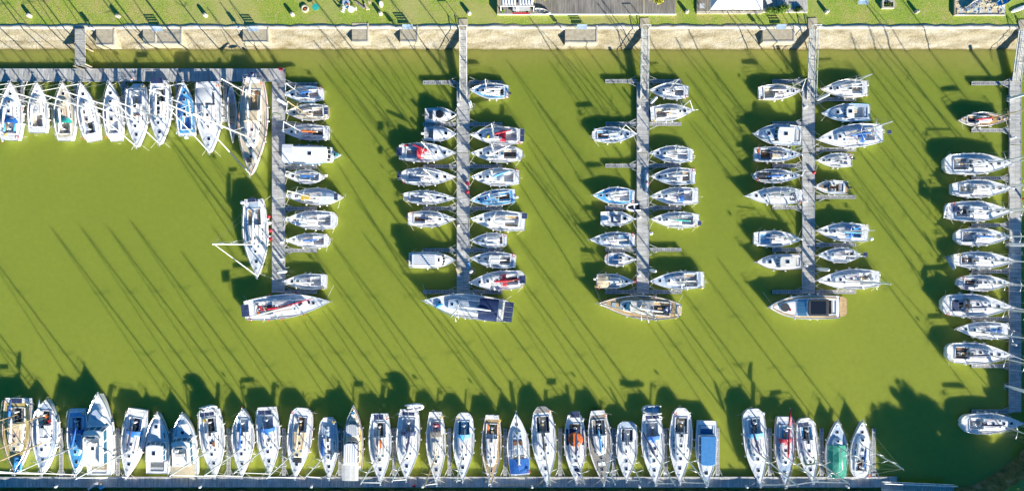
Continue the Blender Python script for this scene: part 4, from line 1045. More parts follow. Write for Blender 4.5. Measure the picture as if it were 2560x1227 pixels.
b = MB(); b.rings([[(.4 * r_ * math.cos(a_), .6 * r_ * math.sin(a_), z_) for a_ in [R(k) for k in range(0, 360, 30)]] for r_, z_ in ((1, 0), (1.05, .4), (.8, .8), (.35, 1.2), (.1, 1.3))], 'kerb'); tag(b.build('boulder', None, True, P(953, 12, GZ)), 'tall pale standing stone on the grass near a bollard', 'stone')
t = thing('fire_ring', P(763, 23, GZ), 0, 'round stone fire ring with red brick inside on bare grass', 'fire pit')
for k in range(10):
    b = MB(); b.box((0, 0, .14), (.34, .24, .28), 'kerb', taper=.85); b.build('stone', t, loc=(.5 * math.cos(R(36 * k)), .5 * math.sin(R(36 * k)), 0), rz=R(36 * k + 90))
b = MB(); b.box((.05, -.1, .12), (.25, .3, .22), 'orange'); b.build('brick', t); b = MB(); b.tube([(0, 0, .02), (0, 0, .06)], .4, 'brown', 10); b.build('ash_bed', t)
t = thing('stone_planter', P(2217, 14, GZ), 0, 'square white stone planter with dark plants on the grass', 'planter'); b = MB()
for dx, dy, w, h in ((0, .55, 2.1, .24), (0, -.55, 2.1, .24), (.93, 0, .24, .86), (-.93, 0, .24, .86)): b.box((dx, dy, .28), (w, h, .56), 'kerb')
b.build('rim', t); b = MB(); b.box((0, 0, .2), (1.6, .84, .3), 'brown'); b.build('soil', t)
def leaves(b, n, cx, cy, cz, rx, ry, rz_, m, s0=.07, s1=.15):
    for i in range(n):
        while True:
            q = Vector((rnd.uniform(-1, 1), rnd.uniform(-1, 1), rnd.uniform(-1, 1)))
            if .25 < q.length < 1: break
        p = Vector((cx + q.x * rx, cy + q.y * ry, cz + q.z * rz_)); s_ = rnd.uniform(s0, s1)
        u = Vector((rnd.gauss(0, 1), rnd.gauss(0, 1), rnd.gauss(0, .5))).normalized() * s_; v = u.cross(Vector((rnd.gauss(0, 1), rnd.gauss(0, 1), rnd.gauss(0, 1)))).normalized() * s_ * .7
        b.poly([p - u, p + v, p + u, p - v], m)
b = MB(); leaves(b, 240, 0, 0, .55, .7, .3, .25, 'leaf_green'); b.build('plant', t)
def shrub(x, y, rx, ry, h, m, label, n=1600):
    t = thing('shrub', P(x, y, GZ + .1), 0, label, 'shrub'); b = MB()
    for k in range(7): leaves(b, n // 7, rnd.uniform(-.6, .6) * rx, rnd.uniform(-.6, .6) * ry, h * rnd.uniform(.35, .7), rx * .5, ry * .55, h * .4, m, .05, .13)
    b.build('foliage', t); b = MB()
    for k in range(5): b.tube([(rnd.uniform(-.3, .3) * rx, 0, 0), (rnd.uniform(-.6, .6) * rx, rnd.uniform(-.4, .4) * ry, h * .6)], .03, 'bark', 4)
    b.build('stem', t)
shrub(1940, 27, 2.3, .85, 1.1, 'leaf_lime', 'lime green shrub spreading over the terrace kerb by the tent', 2600)
shrub(1993, 25, .9, .5, .6, 'leaf_green', 'low dull green shrub at the corner of the sandy terrace', 500)
shrub(1317, 26, .42, .42, .8, 'leaf_lime', 'small lime bush between pergola and rowing boat planter', 400)
shrub(1257, 31, .35, .3, .5, 'leaf_lime', 'tiny lime bush at the pergola corner of the terrace', 200)

# ---------------------------------------------------------------- trees
def tree_parts(m, h, r_, n, seed, lo=.42, l0=.10, l1=.22):
    rr = random.Random(seed); tb = MB(); cb = MB()
    tb.tube([(0, 0, -.2), (.05, 0, h * .3), (.1, .05, h * .6), (.1, .1, h * .85)], [.05 * h * .5, .035 * h * .5, .02 * h * .5, .01 * h * .5], 'bark', 8)
    global rnd; keep = rnd; rnd = rr
    for k in range(34):
        a = rr.uniform(0, 6.28); e = rr.uniform(.15, 1.15); z = h * rr.uniform(lo, .92); d = r_ * e * (1 - .5 * max(0, z / h - .6))
        c_ = (d * math.cos(a), d * math.sin(a), z); tb.tube([(0.05, 0, z * .6), (c_[0] * .5, c_[1] * .5, z * .85), c_], [.012 * h, .008 * h, .01], 'bark', 5)
        q = r_ * rr.uniform(.12, .38); leaves(cb, n // 34, *c_, q, q, q * .8, m, l0, l1)
    rnd = keep
    return mesh_of(tb, 'trunk'), mesh_of(cb, 'crown', False)
TY = tree_parts('leaf_yellow', 5.2, 2.7, 7000, 1); TG = tree_parts('leaf_green', 8.5, 4.4, 9500, 2, .3, .16, .34); TH = tree_parts('leaf_green', 3.1, 2.5, 8000, 3, .25, .16, .3)
def tree(x, y, k, label, rz, s_=1.0, z=GZ, group=None):
    p = P(x, y, 0); t = thing('tree', (p.x, p.y, z), rz, label, 'tree', group); t.scale = (s_,) * 3
    for n_, me in (('trunk', k[0]), ('crown', k[1])): o_ = bpy.data.objects.new(n_, me); col.objects.link(o_); o_.parent = t
tree(1630, -14, TY, 'yellow leaved tree hanging over the dark boarded terrace', 0); tree(1345, -12, TY, 'yellow leaved tree beside the pergola roof', 1.5, .9); tree(1764, -12, TY, 'yellow leaved tree at the corner of the white tent', 2.7, .8)
tree(165, -20, TY, 'yellow leaved tree at the top edge above the old jetty', 4.0, 1.0); tree(690, -24, TY, 'yellow leaved tree at the top edge above the fire ring', 5.0, .95)
for i, (x, y, s_) in enumerate([(2500, 1325, .92), (2605, 1335, .80), (2700, 1270, .55), (2395, 1340, .74), (2450, 1360, .8), (2570, 1440, .95), (2760, 1180, .6), (2680, 1390, .72)]):
    tree(x, y, TG, '%s tall green tree on the earth bank at the picture corner' % ordn[i], i * 1.3, s_, group='trees on the earth bank')
for i, (x, y, s_) in enumerate([(2662, 735, 1), (2664, 775, 1.05), (2661, 815, 1), (2660, 855, 1.05), (2657, 895, .98), (2655, 935, 1.05), (2652, 975, .98), (2648, 1015, 1.05), (2640, 1058, 1.0), (2632, 1100, 1.05), (2620, 1145, 1.0)]):
    tree(x, y, TH, '%s bushy tree behind the half shaded pontoon, from the sunny end' % ordn[i], i * 1.1, s_, group='bushy trees behind the far pontoon')
b = MB()
for (x, y) in [(2535, 1195), (2552, 1180), (2512, 1222), (2545, 1215), (2560, 1160), (2490, 1226), (2525, 1210)]:
    p = P(x, y, 0); leaves(b, 260, p.x + .5, p.y - .5, 1.5, 1.1, .9, .7, 'leaf_green', .08, .2)
tag(b.build('undergrowth'), kind='stuff')

# ---------------------------------------------------------------- pontoon clutter
def pedestal(x, y, label, m='plastic_white'):
    t = thing('power_pedestal', P(x, y, PZ), 0, label, 'power post', 'service posts on the pontoons'); b = MB(); b.box((0, 0, .45), (.30, .26, .9), m, taper=.9); b.build('post', t); b = MB(); b.box((0, 0, .95), (.36, .32, .1), 'plastic_white', taper=.7); b.build('cap', t)
for x, y, l in [(707, 606, 'on the corner pontoon beside the small blue boomed yacht'), (707, 648, 'on the corner pontoon near its pile'), (1146, 263, 'below the gangway of the second pontoon'), (1147, 564, 'halfway down the second pontoon'), (1597, 269, 'below the gangway of the third pontoon'),
                (1598, 376, 'between third and fourth berths of the third pontoon'), (1598, 543, 'beside the open cuddy boat on the third pontoon'), (1596, 687, 'near the outer end of the third pontoon'), (2012, 268, 'below the gangway of the fourth pontoon'), (2012, 503, 'halfway down the fourth pontoon'),
                (2012, 664, 'behind the motor cruiser on the fourth pontoon'), (2529, 345, 'in the sun on the long far pontoon'), (2531, 860, 'in the shade on the long far pontoon'), (147 * 1, 1212, 'on the shaded pontoon near the blue decked sailing boat'), (505, 1213, 'on the shaded pontoon below the wide motor cruiser'), (782, 1212, 'on the shaded pontoon below the mauve decked sloop'),
                (1058, 1212, 'beside the red crate on the shaded pontoon'), (1330, 1213, 'on the shaded pontoon below the blue covered cockpit'), (1597, 1212, 'on the shaded pontoon near the tender carriers'), (1864, 1213, 'on the shaded pontoon before the red covered yacht'), (2115, 1213, 'on the shaded pontoon by the green tarpaulin')]:
    pedestal(x, y, 'white service post ' + l)
def crate(x, y, sx, sy, h, m, label, rz=0.0, name='crate', z=PZ):
    b = MB(); b.box((0, 0, h / 2), (sx, sy, h), m, taper=.93); b.box((0, 0, h + .02), (sx * 1.0, sy * 1.0, .04), m); tag(b.build(name, loc=P(x, y, z), rz=R(rz)), label, name.replace('_', ' '))
crate(1036, 1213, .4, .3, .35, 'red', 'red crate on the shaded pontoon'); crate(228, 1217, .9, .35, .3, 'light_grey', 'long pale crate lowest of the little heap on the shaded pontoon', 35); crate(242, 1208, .8, .45, .35, 'light_grey', 'pale crate topmost of the little heap on the shaded pontoon', 20); crate(254, 1209, .3, .2, .3, 'cream', 'tiny cream crate in the little heap on the shaded pontoon'); crate(256, 1216, .7, .5, .3, 'sky_blue', 'blue crate in the little heap on the shaded pontoon', 30)
crate(1169, 459, .5, .42, .5, 'red', 'red crate on the second pontoon in a patch of shade', 8); crate(1169, 452, .35, .35, .4, 'light_grey', 'small grey crate next to the red crate on the second pontoon')
crate(703, 174, .5, .4, .5, 'red', 'red box at the corner of the wide upper pontoon', name='safety_box'); crate(1588, 702, .3, .75, .3, 'red', 'red locker at the outer end of the third pontoon', name='locker', z=.45)
crate(2557, 497, .3, .3, .8, 'red', 'red safety box in the sun on the long far pontoon', name='safety_box'); crate(1148, 676, .9, 1.1, .35, 'cream', 'cream canvas bundle dumped at the end of the second pontoon', 20, name='canvas_bundle'); crate(1148, 690, .55, .5, .4, 'light_grey', 'grey box beside the canvas bundle on the second pontoon', 10, name='storage_box')
crate(1172, 664, .5, 1.0, .3, 'sky_blue', 'pale blue box facing the mooring pile on the second pontoon', name='storage_box'); crate(738, 650 - 7, .1, .1, .1, 'white', 'small white block on the water edge', name='block') if False else None
for x, y, m, l in [(1169, 480, 'red', 'red ball fender on the second pontoon'), (2035, 431, 'red', 'red ball fender hung at the edge of the fourth pontoon'), (672, 541, 'red', 'topmost red ball fender between the big yacht and the corner pontoon'), (676, 576, 'red', 'middle red ball fender between the big yacht and the corner pontoon'), (676, 597, 'red', 'lowest red ball fender between the big yacht and the corner pontoon'), (674, 557, 'white', 'white ball fender between the big yacht and the corner pontoon'), (1628, 583, 'white', 'white buoy floating beside the third pontoon'), (755, 498, 'red', 'red buoy floating beside the large motor yacht')]:
    if l.startswith('red buoy'): continue
    zz = PZ + .33 if x in (1169, 2035) else (.25 if x == 1628 else .75)
    o_ = bpy.data.objects.new('ball_fender' if x != 1628 else 'mooring_buoy', BALL[m]); col.objects.link(o_); o_.location = P(x, y, zz); tag(o_, l, 'fender' if x != 1628 else 'buoy')
for i, (x, y, l) in enumerate([(2551, 632, 'green'), (2550, 930, 'white')]):
    b = MB(); 
    for k in range(3): b.tube([((.22 + .05 * k) * math.cos(R(a_)), (.22 + .05 * k) * math.sin(R(a_)), .03 + .03 * k) for a_ in range(0, 361, 30)], .02, 'rope', 5)
    tag(b.build('rope_coil', loc=P(x, y, PZ)), ['coiled rope on the long far pontoon beside its middle pile', 'coiled rope on the long far pontoon above its last pile'][i], 'rope')
b = MB(); pts = [P(x, y, PZ + .03) for x, y in [(1247, 1216), (1252, 1212), (1262, 1214), (1280, 1212), (1310, 1214), (1335, 1213), (1352, 1212), (1358, 1207), (1360, 1200)]]; b.tube(pts, .035, 'yellow', 5); tag(b.build('hose'), 'yellow hose snaking along the shaded pontoon', 'hose')
b = MB(); pts = [P(690 + 14 * math.cos(R(a_)), 295 - 12 * math.sin(R(a_)), PZ + .03) for a_ in range(-30, 200, 20)]; b.tube(pts, .035, 'leaf_lime', 5); tag(b.build('hose'), 'lime green hose curling across the corner pontoon', 'hose')

def inflatable(x, y, L, W, rz, label, m='light_grey', z=.3, fl='grey', name='inflatable_dinghy', tilt=0.0):
    t = thing(name, P(x, y, z), R(rz), label, 'dinghy', 'small tenders and dinghies'); r_ = W * .14; t.rotation_euler.x = R(tilt)
    b = MB(); w = W / 2 - r_; pts = [(-L / 2, w, r_)] + [(L * .12, w, r_), (L * .3, w * .85, r_ + .03), (L * .44, w * .45, r_ + .09), (L * .48, 0, r_ + .12), (L * .44, -w * .45, r_ + .09), (L * .3, -w * .85, r_ + .03), (L * .12, -w, r_)] + [(-L / 2, -w, r_)]
    b.tube(pts, [r_ * .5] + [r_] * 7 + [r_ * .5], m, 8); b.build('tube', t, True)
    b = MB(); b.box((-.05 * L, 0, r_ * .6), (L * .78, 2 * w, .04), fl); b.build('floor', t); b = MB(); b.box((-.4 * L, 0, r_ * 1.2), (.05, 2 * w, r_ * 2.2), 'charcoal'); b.build('transom', t); b = MB(); b.box((-.05 * L, 0, r_ * 1.6), (.22, 2 * w, .05), m); b.build('thwart', t)
inflatable(1583, 518, 2.6, 1.5, 180, 'white inflatable dinghy with dark floor tied across a finger of the third pontoon', 'plastic_white', .5, 'charcoal')
inflatable(1042, 1005, 2.5, 1.3, 0, 'grey inflatable dinghy hanging behind the white sloop with twin solar panels', 'light_grey', 1.6) if False else None
t = thing('kayak', P(1616, 455, PZ + .25), R(90), 'pale blue kayak with a red bag lying on the third pontoon', 'kayak')
b = MB(); b.rings([[(xx, ww * math.cos(R(a_)), .25 * math.sin(R(a_)) * (ww + .1) / .45) for a_ in range(0, 360, 45)] for xx, ww in ((-2.2, .03), (-1.4, .24), (0, .33), (1.4, .24), (2.2, .03))], 'nonskid_blue'); b.build('hull', t, True); b = MB(); b.tube([(0, 0, .2), (0, 0, .26)], .22, 'charcoal', 12); b.build('cockpit_rim', t)
b = MB(); b.box((0, 0, .12), (.35, .35, .24), 'red', taper=.8); tag(b.build('bag', loc=P(1621, 459, PZ)), 'red bag beside the pale blue kayak on the third pontoon', 'bag')

# ================================================================== the boats
S_ = sailboat; K = motorboat
# --- row along the wide upper pontoon (counted from the picture edge towards the corner)
T = 'at the wide upper pontoon'
K(-3, 262, -12, 318, 44, 'white boat cut by the picture edge ' + T, seed=1, c1=.5, tc=.8, moor=0)
S_(30, 207, 26, 352, 60, 'sloop with blue sprayhood and side cloths, at the picture edge ' + T, seed=2, hood='blue', cover='plastic_white', bits=[('bag', .24, .95, 1.9, .35, .4, 'sky_blue', 8), ('bag', .24, -.95, 1.9, .35, .4, 'sky_blue', -8), ('box', .1, .7, .4, .3, .3, 'yellow', 0)], floor='light_grey', buoy='red', flag=True)
S_(95, 207, 94, 333, 52, 'white sloop with cream cockpit cushions and brown rimmed cabin, second ' + T, seed=3, deckm='nonskid', toerail='white', seat='cream', floor='teak_grey', sw=.8, roofm='offwhite', cwm='offwhite')
S_(160, 207, 164, 353, 56, 'cream decked sloop with small green sprayhood ' + T, seed=4, deckm='nonskid_cream', roofm='nonskid_cream', hood='turquoise', seat='cream', floor='teak_grey', sw=.6, bits=[])
S_(205, 208, 232, 353, 52, 'white sloop with dark twin cockpit grating, fourth ' + T, seed=5, floor='charcoal', seat='nonskid_blue', sw=.7, scoop=True)
S_(277, 205, 288, 353, 50, 'narrow white sloop with blue grey cockpit, fifth ' + T, seed=6, floor='nonskid_blue', sw=.6, scoop=True, seat='offwhite')
S_(345, 371, 342, 208, 58, 'white cruiser bow outward with brown windscreen arc ' + T, seed=7, hatchm='glass_dark', floor='nonskid_blue', seat='nonskid_blue', scoop=True, stern='round', bits=[('box', .50, 0, .25, 1.5, .14, 'brown', 0)], fend='fender_white')
S_(402, 364, 401, 203, 57, 'white cruiser bow outward with solar panel on its stern arch ' + T, seed=8, solar=(1, .9, 2.0), floor='charcoal', seat='nonskid_grey', hatchm='glass_dark', hcab=.55, bits=[('box', .44, 0, .5, .5, .08, 'glass_dark', 0), ('box', .5, 0, .5, .5, .08, 'glass_dark', 0)])
S_(461, 206, 468, 341, 50, 'bright blue decked small sloop ' + T, seed=9, deckm='sky_blue', roofm='sky_blue', seat='sky_blue', floor='blue', stern='flat', sw=.8, cover='blue', ob='plastic_white')
S_(527, 385, 521, 206, 66, 'broad white cruiser bow outward with stern rail frame ' + T, seed=10, floor='nonskid_blue', sw=.85, bits=[('box', .2, 0, 1.0, 1.1, .05, 'glass_dark', 0)], bimini='light_grey')
t_ = S_(631, 442, 639, 196, 72, 'very large wooden decked ketch in the corner of the upper wide pontoon', name='sailing_ketch', seed=11, deckm='nonskid_cream', toerail='varnish', seat='cream', floor='teak', roofm='offwhite', stern='flat', sw=.55, hcab=.7, stripe='red', mt=.62, mizzen=(.20, 14.5), solar=(2, .9, .6), solx=-.01, wheel=True,
        bits=[('box', .40, 0, 1.9, 2.6, .5, 'cream', 0), ('box', .16, .5, .5, .8, .2, 'brown', 0), ('box', .84, -.2, .9, .8, .35, 'charcoal', 0), ('bag', .80, .6, 2.4, .6, .45, 'light_grey', 20)], moor=0, jib=True)
t = thing('racing_dinghy', P(583, 290, 0), R(-88), 'narrow grey day boat with cream well tucked beside the big corner ketch', 'day boat')
hw_, sh_, F_ = hull_fn(9.8, 1.75, dict(sw=.35, F=.5)); dz_ = make_hull(t, 9.8, 1.75, dict(c0=.28, c1=.66, wc=.45, deckm='grey', toerail='light_grey', hull='light_grey'), hw_, sh_, F_)
b = MB(); b.box((-.3, 0, .15), (3.7, 1.0, .06), 'cream')
for s in (1, -1): b.box((-.3, s * .48, .36), (3.7, .06, .46), 'cream')
b.build('cockpit', t)
b = MB(); b.tube([(-1.8, .1, .4), (1.2, -.15, .45)], .04, 'timber', 6); b.box((.3, 0, .3), (.25, .9, .05), 'timber'); b.build('thwart', t)

# --- corner pontoon, berths pointing away from it
T = 'on the corner pontoon'
S_(711, 237, 808, 235, 40, 'small sloop with blue edged cabin, first berth from the bank ' + T, seed=21, roofm='nonskid_blue', cover='blue', floor='grey', sw=.7, buoy='red', toerail='sky_blue')
S_(714, 282, 820, 280, 42, 'cream sloop with two solar panels on its stern ' + T, seed=22, deckm='nonskid_cream', roofm='cream', seat='cream', floor='teak_grey', sw=.75, solar=(2, .7, .55), mastm='gold_mast', hatchm='charcoal', bits=[('box', -.02, 0, .3, 1.6, .08, 'timber', 0)])
S_(706, 329, 823, 333, 39, 'white sloop with varnished boom and red lines ' + T, seed=23, mastm='alu', cover='orange', sw=.85, floor='charcoal', seat='white')
K(853, 388, 713, 387, 49, 'white motor cruiser bow outward with long white roof and blue bow deck', name='motor_cruiser', seed=24, c0=.02, c1=.17, houses=[(.19, .86, .80, 1.35, 'white', 'house'), (.0, .19, .95, 1.5, 'plastic_white', 'canopy')], roofm='nonskid_blue', tc=.93, toerail='sky_blue', glassm='glass_dark', bits=[('box', .93, 0, .5, .4, .2, 'turquoise', 10), ('box', .52, 0, .9, 1.3, .1, 'light_grey', 0)], moor=0, hull='white', deckm='nonskid_blue', hx=.9)
S_(712, 440, 812, 443, 37, 'small double ended sloop with blue boom cover and red lifebuoys ' + T, seed=25, stern='canoe', cover='blue', floor='nonskid_blue', seat='nonskid_blue', ob='plastic_white', hcab=.42)
S_(714, 491, 858, 493, 45, 'double ended yacht with grey blue cover and yellow sailbag ' + T, seed=26, stern='canoe', toerail='timber', tent=(.14, .42, .80, .55, 'nonskid_blue'), bits=[('box', .64, .15, 1.6, .9, .25, 'yellow', 6)], solar=(1, .6, 1.1), solx=.1)
S_(712, 549, 843, 551, 48, 'plain white sloop with rounded bathing stern, fifth finger ' + T, seed=27, stern='round', scoop=False, platform='white', sw=.8, floor='nonskid_grey', seat='light_grey', cover='plastic_white', bits=[])
S_(713, 601, 824, 602, 38, 'small white sloop with thin blue boom cover ' + T, seed=28, cover='blue', stern='round', sw=.75, floor='grey')
S_(709, 703, 816, 704, 40, 'small white sloop, outermost of the finger berths ' + T, seed=29, floor='light_grey', seat='white', sw=.9, bl=.3)
S_(647, 693, 636, 498, 63, 'large white cruising yacht lying along the outside of the corner pontoon', seed=30, moor=2, mside=1, hood=None, solar=(1, .6, 1.3), radar=-1, deckm='nonskid', floor='nonskid_blue', scoop=False, uv=None, wheel=True, bits=[('box', .02, 0, .5, 1.6, .2, 'navy', 0), ('box', .28, 0, 2.6, .9, .06, 'light_grey', 0), ('box', .08, 0, .9, 1.7, .06, 'nonskid_blue', 0)], bl=.40)
S_(830, 752, 615, 775, 62, 'white racing yacht with red sail bags across the end of the corner pontoon', seed=31, moor=2, mside=1, sw=.75, solar=(1, 1.3, 2.0), solx=.03, seat='white', floor='nonskid_grey', stripe='red', cover='red', hood=None, bits=[('bag', .60, .35, 5.5, .22, .2, 'red', 9), ('bag', .42, -.25, 3.4, .2, .2, 'red', 6), ('box', .28, 0, .7, .8, .1, 'glass_dark', 0), ('disc', .18, .2, .8, .8, .12, 'red', 0), ('box', .15, -.9, .3, .9, .1, 'orange', 0), ('box', .74, .2, .6, .5, .06, 'glass_dark', 0), ('box', .66, .25, .5, .5, .06, 'glass_dark', 0)], fend='red')

# --- second pontoon, corner side
T = 'on second pontoon, corner side'
K(1141, 287, 1062, 287, 37, 'small white motor boat with round dark deck hatch ' + T, seed=41, c0=.02, c1=.26, tc=.8, hcab=.8, ob=1, obm='charcoal', bits=[('disc', .48, 0, 1.15, 1.1, .12, 'glass_dark', 0), ('disc', .48, 0, 1.5, 1.4, .05, 'charcoal', 0)], hx=.9, cat='motor boat')
K(1140, 335, 1060, 334, 37, 'small white cuddy boat with white outboard ' + T, seed=42, c0=.03, c1=.30, tc=.84, hcab=.9, ob=1, obm='plastic_white', roofm='white', deckm='nonskid_blue')
S_(1141, 383, 998, 381, 49, 'sloop with red sprayhood and red sail cover ' + T, seed=43, hood='red', cover='red', solar=(1, .9, 1.4), floor='grey', seat='nonskid_blue', ba=22, stripe='red', flag=False, buoy='plastic_white', bits=[('bag', .15, 1.25, .2, 1.5, .2, 'red', 90)])
S_(1141, 443, 1003, 441, 45, 'white sloop with one solar panel behind its rounded stern ' + T, seed=44, solar=(1, .6, 1.3), solx=-.02, sw=.65, stern='round', floor='nonskid_blue', seat='white', buoy='red')
S_(1140, 496, 1009, 492, 36, 'slender white sloop with blue cockpit and small foredeck bag ' + T, seed=45, sw=.5, floor='nonskid_blue', seat='nonskid_blue', bits=[('bag', .68, 0, .9, .4, .3, 'navy', 10)])
S_(1140, 548, 1020, 547, 42, 'white sloop with brown cockpit floor and orange lifebuoy ' + T, seed=46, floor='brown', cover='navy', buoy='orange', sw=.7, ob='charcoal')
K(1140, 650, 1022, 650, 42, 'white wheelhouse motor boat with ribbed stern roof ' + T, seed=47, c0=.03, c1=.12, tc=.86, houses=[(.10, .62, .78, 1.2, 'plastic_white', 'box'), (.56, .80, .66, .9, 'white', 'house')], ob=1, bits=[])
# --- second pontoon, far side
T = 'on second pontoon, far side'
S_(1175, 226, 1272, 229, 40, 'small blue decked sloop with pale tent ' + T, seed=51, roofm='white', deckm='sky_blue', cover='plastic_white', tent=(.22, .42, .6, .35, 'light_grey'), floor='dark_green', ob='charcoal', buoy='orange')
S_(1174, 338, 1308, 341, 46, 'sloop with red sail cover, red hood and stern solar panels ' + T, seed=52, hood='red', cover='red', solar=(2, .7, 1.0), seat='white', floor='light_grey', ba=-14, bits=[('bag', .66, .3, .7, .5, .4, 'yellow', 60)], radar=None)
S_(1177, 384, 1307, 386, 44, 'white sloop with black cockpit table and ribbed roof ' + T, seed=53, floor='charcoal', seat='cream', sw=.6, stern='round', ba=-25, toerail='offwhite', bits=[('box', .42 + .03 * k, 0, .08, .8, .05, 'nonskid_blue', 0) for k in range(4)])
S_(1177, 443, 1299, 443, 46, 'white sloop with blue rimmed white sprayhood ' + T, seed=54, hood='plastic_white', cover='sky_blue', ba=-18, sw=.72, floor='light_grey', deckm='nonskid')
S_(1174, 501, 1289, 489, 42, 'deep blue and white sloop, fifth ' + T, seed=55, deckm='sky_blue', roofm='sky_blue', seat='sky_blue', floor='charcoal', ob='plastic_white', sw=.75, cover='none', buoy='sky_blue')
S_(1176, 547, 1313, 555, 52, 'broad white cruiser with square solar panel at one stern corner ' + T, seed=56, solar=(1, .9, .9), soly=-1.0, sw=.82, seat='teak', floor='nonskid', stripe=None, fend='fender_white', toerail='white')
S_(1175, 601, 1268, 600, 38, 'small white sloop under a pale grey blue tent ' + T, seed=57, deckm='nonskid_blue', tent=(.2, .56, .72, .4, 'light_grey'), ob=None, buoy='red', sw=.7)
S_(1174, 645, 1290, 653, 42, 'sloop with pale boxed roof and grey cockpit ' + T, seed=58, roofm='light_grey', floor='charcoal', deckm='nonskid_blue', seat='grey', bits=[('box', .47, 0, 2.0, 1.6, .30, 'light_grey', 0)])
S_(1171, 706, 1312, 697, 49, 'outermost sloop with red sprayhood halves and stern solar panel ' + T, seed=59, hood='red', cover='red', solar=(1, 1.0, 1.3), solx=.04, seat='white', floor='charcoal', stern='round', sw=.85, bits=[('bag', .13, 0, .2, 2.4, .2, 'red', 90)])
S_(1058, 750, 1268, 777, 62, 'big yacht with dark blue bimini and four solar panels across the second pontoon', seed=60, moor=2, mside=-1, solar=(4, 1.5, .78), solx=-.015, deckm='nonskid', roofm='nonskid_blue', hood='navy', c0=.13, c1=.30, sw=.85, stripe='navy', floor='grey', seat='light_grey', cover='plastic_white', bits=[('bag', .80, .4, 1.3, .7, .5, 'sky_blue', 20), ('bag', .68, -.9, 2.4, .15, .15, 'navy', 20)])
hb = MB(); rr_ = []
for q in range(5): rr_.append([(-1.45 + q * .82, 1.9 * math.cos(th) * (1 if q < 4 else .9), 2.7 + .3 * math.sin(th)) for th in [math.pi * k / 8 for k in range(9)]])
nv = hb.add([p for r_ in rr_ for p in r_])
for i in range(4):
    for j in range(8): a_ = nv + i * 9 + j; hb.face((a_, a_ + 1, a_ + 10, a_ + 9), 'navy')
for s in (1, -1):
    for xx in (-1.3, 1.6): hb.tube([(xx, s * 1.85, 2.7), (0, s * 1.8, 1.3)], .02, 'steel', 4)
bim = hb.build('bimini', bpy.data.objects['sailing_yacht'] if False else None, True)
bg = [o for o in bpy.data.objects if o.get('label', '').startswith('big yacht with dark blue bimini')][0]; bim.parent = bg; bim.location = (-4.3, 0, 0)

# --- third pontoon, corner side
T = 'on third pontoon, corner side'
S_(1592, 336, 1480, 338, 41, 'blue and white sloop with brown cockpit floor ' + T, seed=61, deckm='nonskid_blue', roofm='nonskid_blue', seat='sky_blue', floor='brown', sw=.6, cover='plastic_white', stern='round')
S_(1481, 488, 1587, 491, 46, 'white sloop stern to the walkway with blue deck panels ' + T, seed=62, deckm='sky_blue', sw=.6, buoy='red', moor=0, seat='white', floor='nonskid')
K(1588, 547, 1502, 546, 37, 'open white boat with blue grey well ' + T, name='open_motor_boat', seed=63, c0=.22, c1=.58, tc=.86, floor='nonskid_blue', seat='white', hcab=.3, console=True, ob=0, bits=[('box', .12, .5, .9, .3, .1, 'cream', 20)])
S_(1473, 599, 1588, 600, 41, 'blue decked sloop stern to the walkway ' + T, seed=64, deckm='nonskid_blue', moor=0, sw=.7, seat='sky_blue', floor='nonskid_grey', cover='plastic_white')
S_(1590, 648, 1512, 648, 36, 'smallest white sloop with blue cockpit and cabin triangle ' + T, seed=65, sw=.62, floor='sky_blue', seat='sky_blue', stern='round', wc=.9, c1=.44, cover='none', bits=[('box', .5, 0, .7, .7, .1, 'navy', 45)])
S_(1586, 704, 1490, 702, 38, 'sloop with cream cockpit cover and two outboards, outermost ' + T, seed=66, deckm='nonskid_blue', tent=(.02, .36, .9, .35, 'cream'), ob='plastic_white', sw=.9, flag=False, bits=[('box', -.01, -.95, .3, .3, .3, 'yellow', 0)])
# --- third pontoon, far side
T = 'on third pontoon, far side'
S_(1624, 225, 1722, 230, 41, 'sloop with blue grey foredeck, nearest the bank ' + T, seed=71, deckm='nonskid_blue', sw=.62, floor='nonskid_grey', seat='nonskid_blue', cover='none')
S_(1734, 276, 1627, 285, 42, 'cream and white sloop bow outward with long bowsprit ' + T, seed=72, sw=.8, floor='teak_grey', seat='cream', roofm='offwhite', mt=.6, moor=0, bits=[('bag', 1.03, 0, 1.2, .12, .1, 'steel', 0), ('box', .46, .1, 1.2, .5, .2, 'cream', 60)])
S_(1623, 383, 1733, 388, 44, 'sloop with blue grey cabin side, third ' + T, seed=73, deckm='nonskid_blue', sw=.6, floor='nonskid_blue', seat='white', hood=None, cover='none')
S_(1626, 441, 1739, 441, 44, 'sloop with dark ringed cockpit coaming and red lifebuoy ' + T, seed=74, deckm='nonskid_blue', buoy='red', floor='grey', sw=.8, bits=[('bag', .47, 0, .2, 2.0, .2, 'charcoal', 90)], hood='light_grey')
S_(1624, 491, 1746, 490, 46, 'sloop with dark blue sprayhood and navy boom cover ' + T, seed=75, hood='blue', cover='navy', sw=.8, floor='light_grey', deckm='nonskid', flag=True)
S_(1625, 548, 1748, 551, 42, 'sloop with turquoise sail cover and one solar panel ' + T, seed=76, cover='turquoise', solar=(1, .6, .7), soly=.5, sw=.7, floor='grey', seat='nonskid_blue', stripe='orange')
S_(1622, 703, 1760, 699, 46, 'broad sterned sloop with teak and dark cockpit, outermost ' + T, seed=77, deckm='nonskid_blue', sw=.85, seat='teak', floor='nonskid_grey', wc=1.1, cover='none')
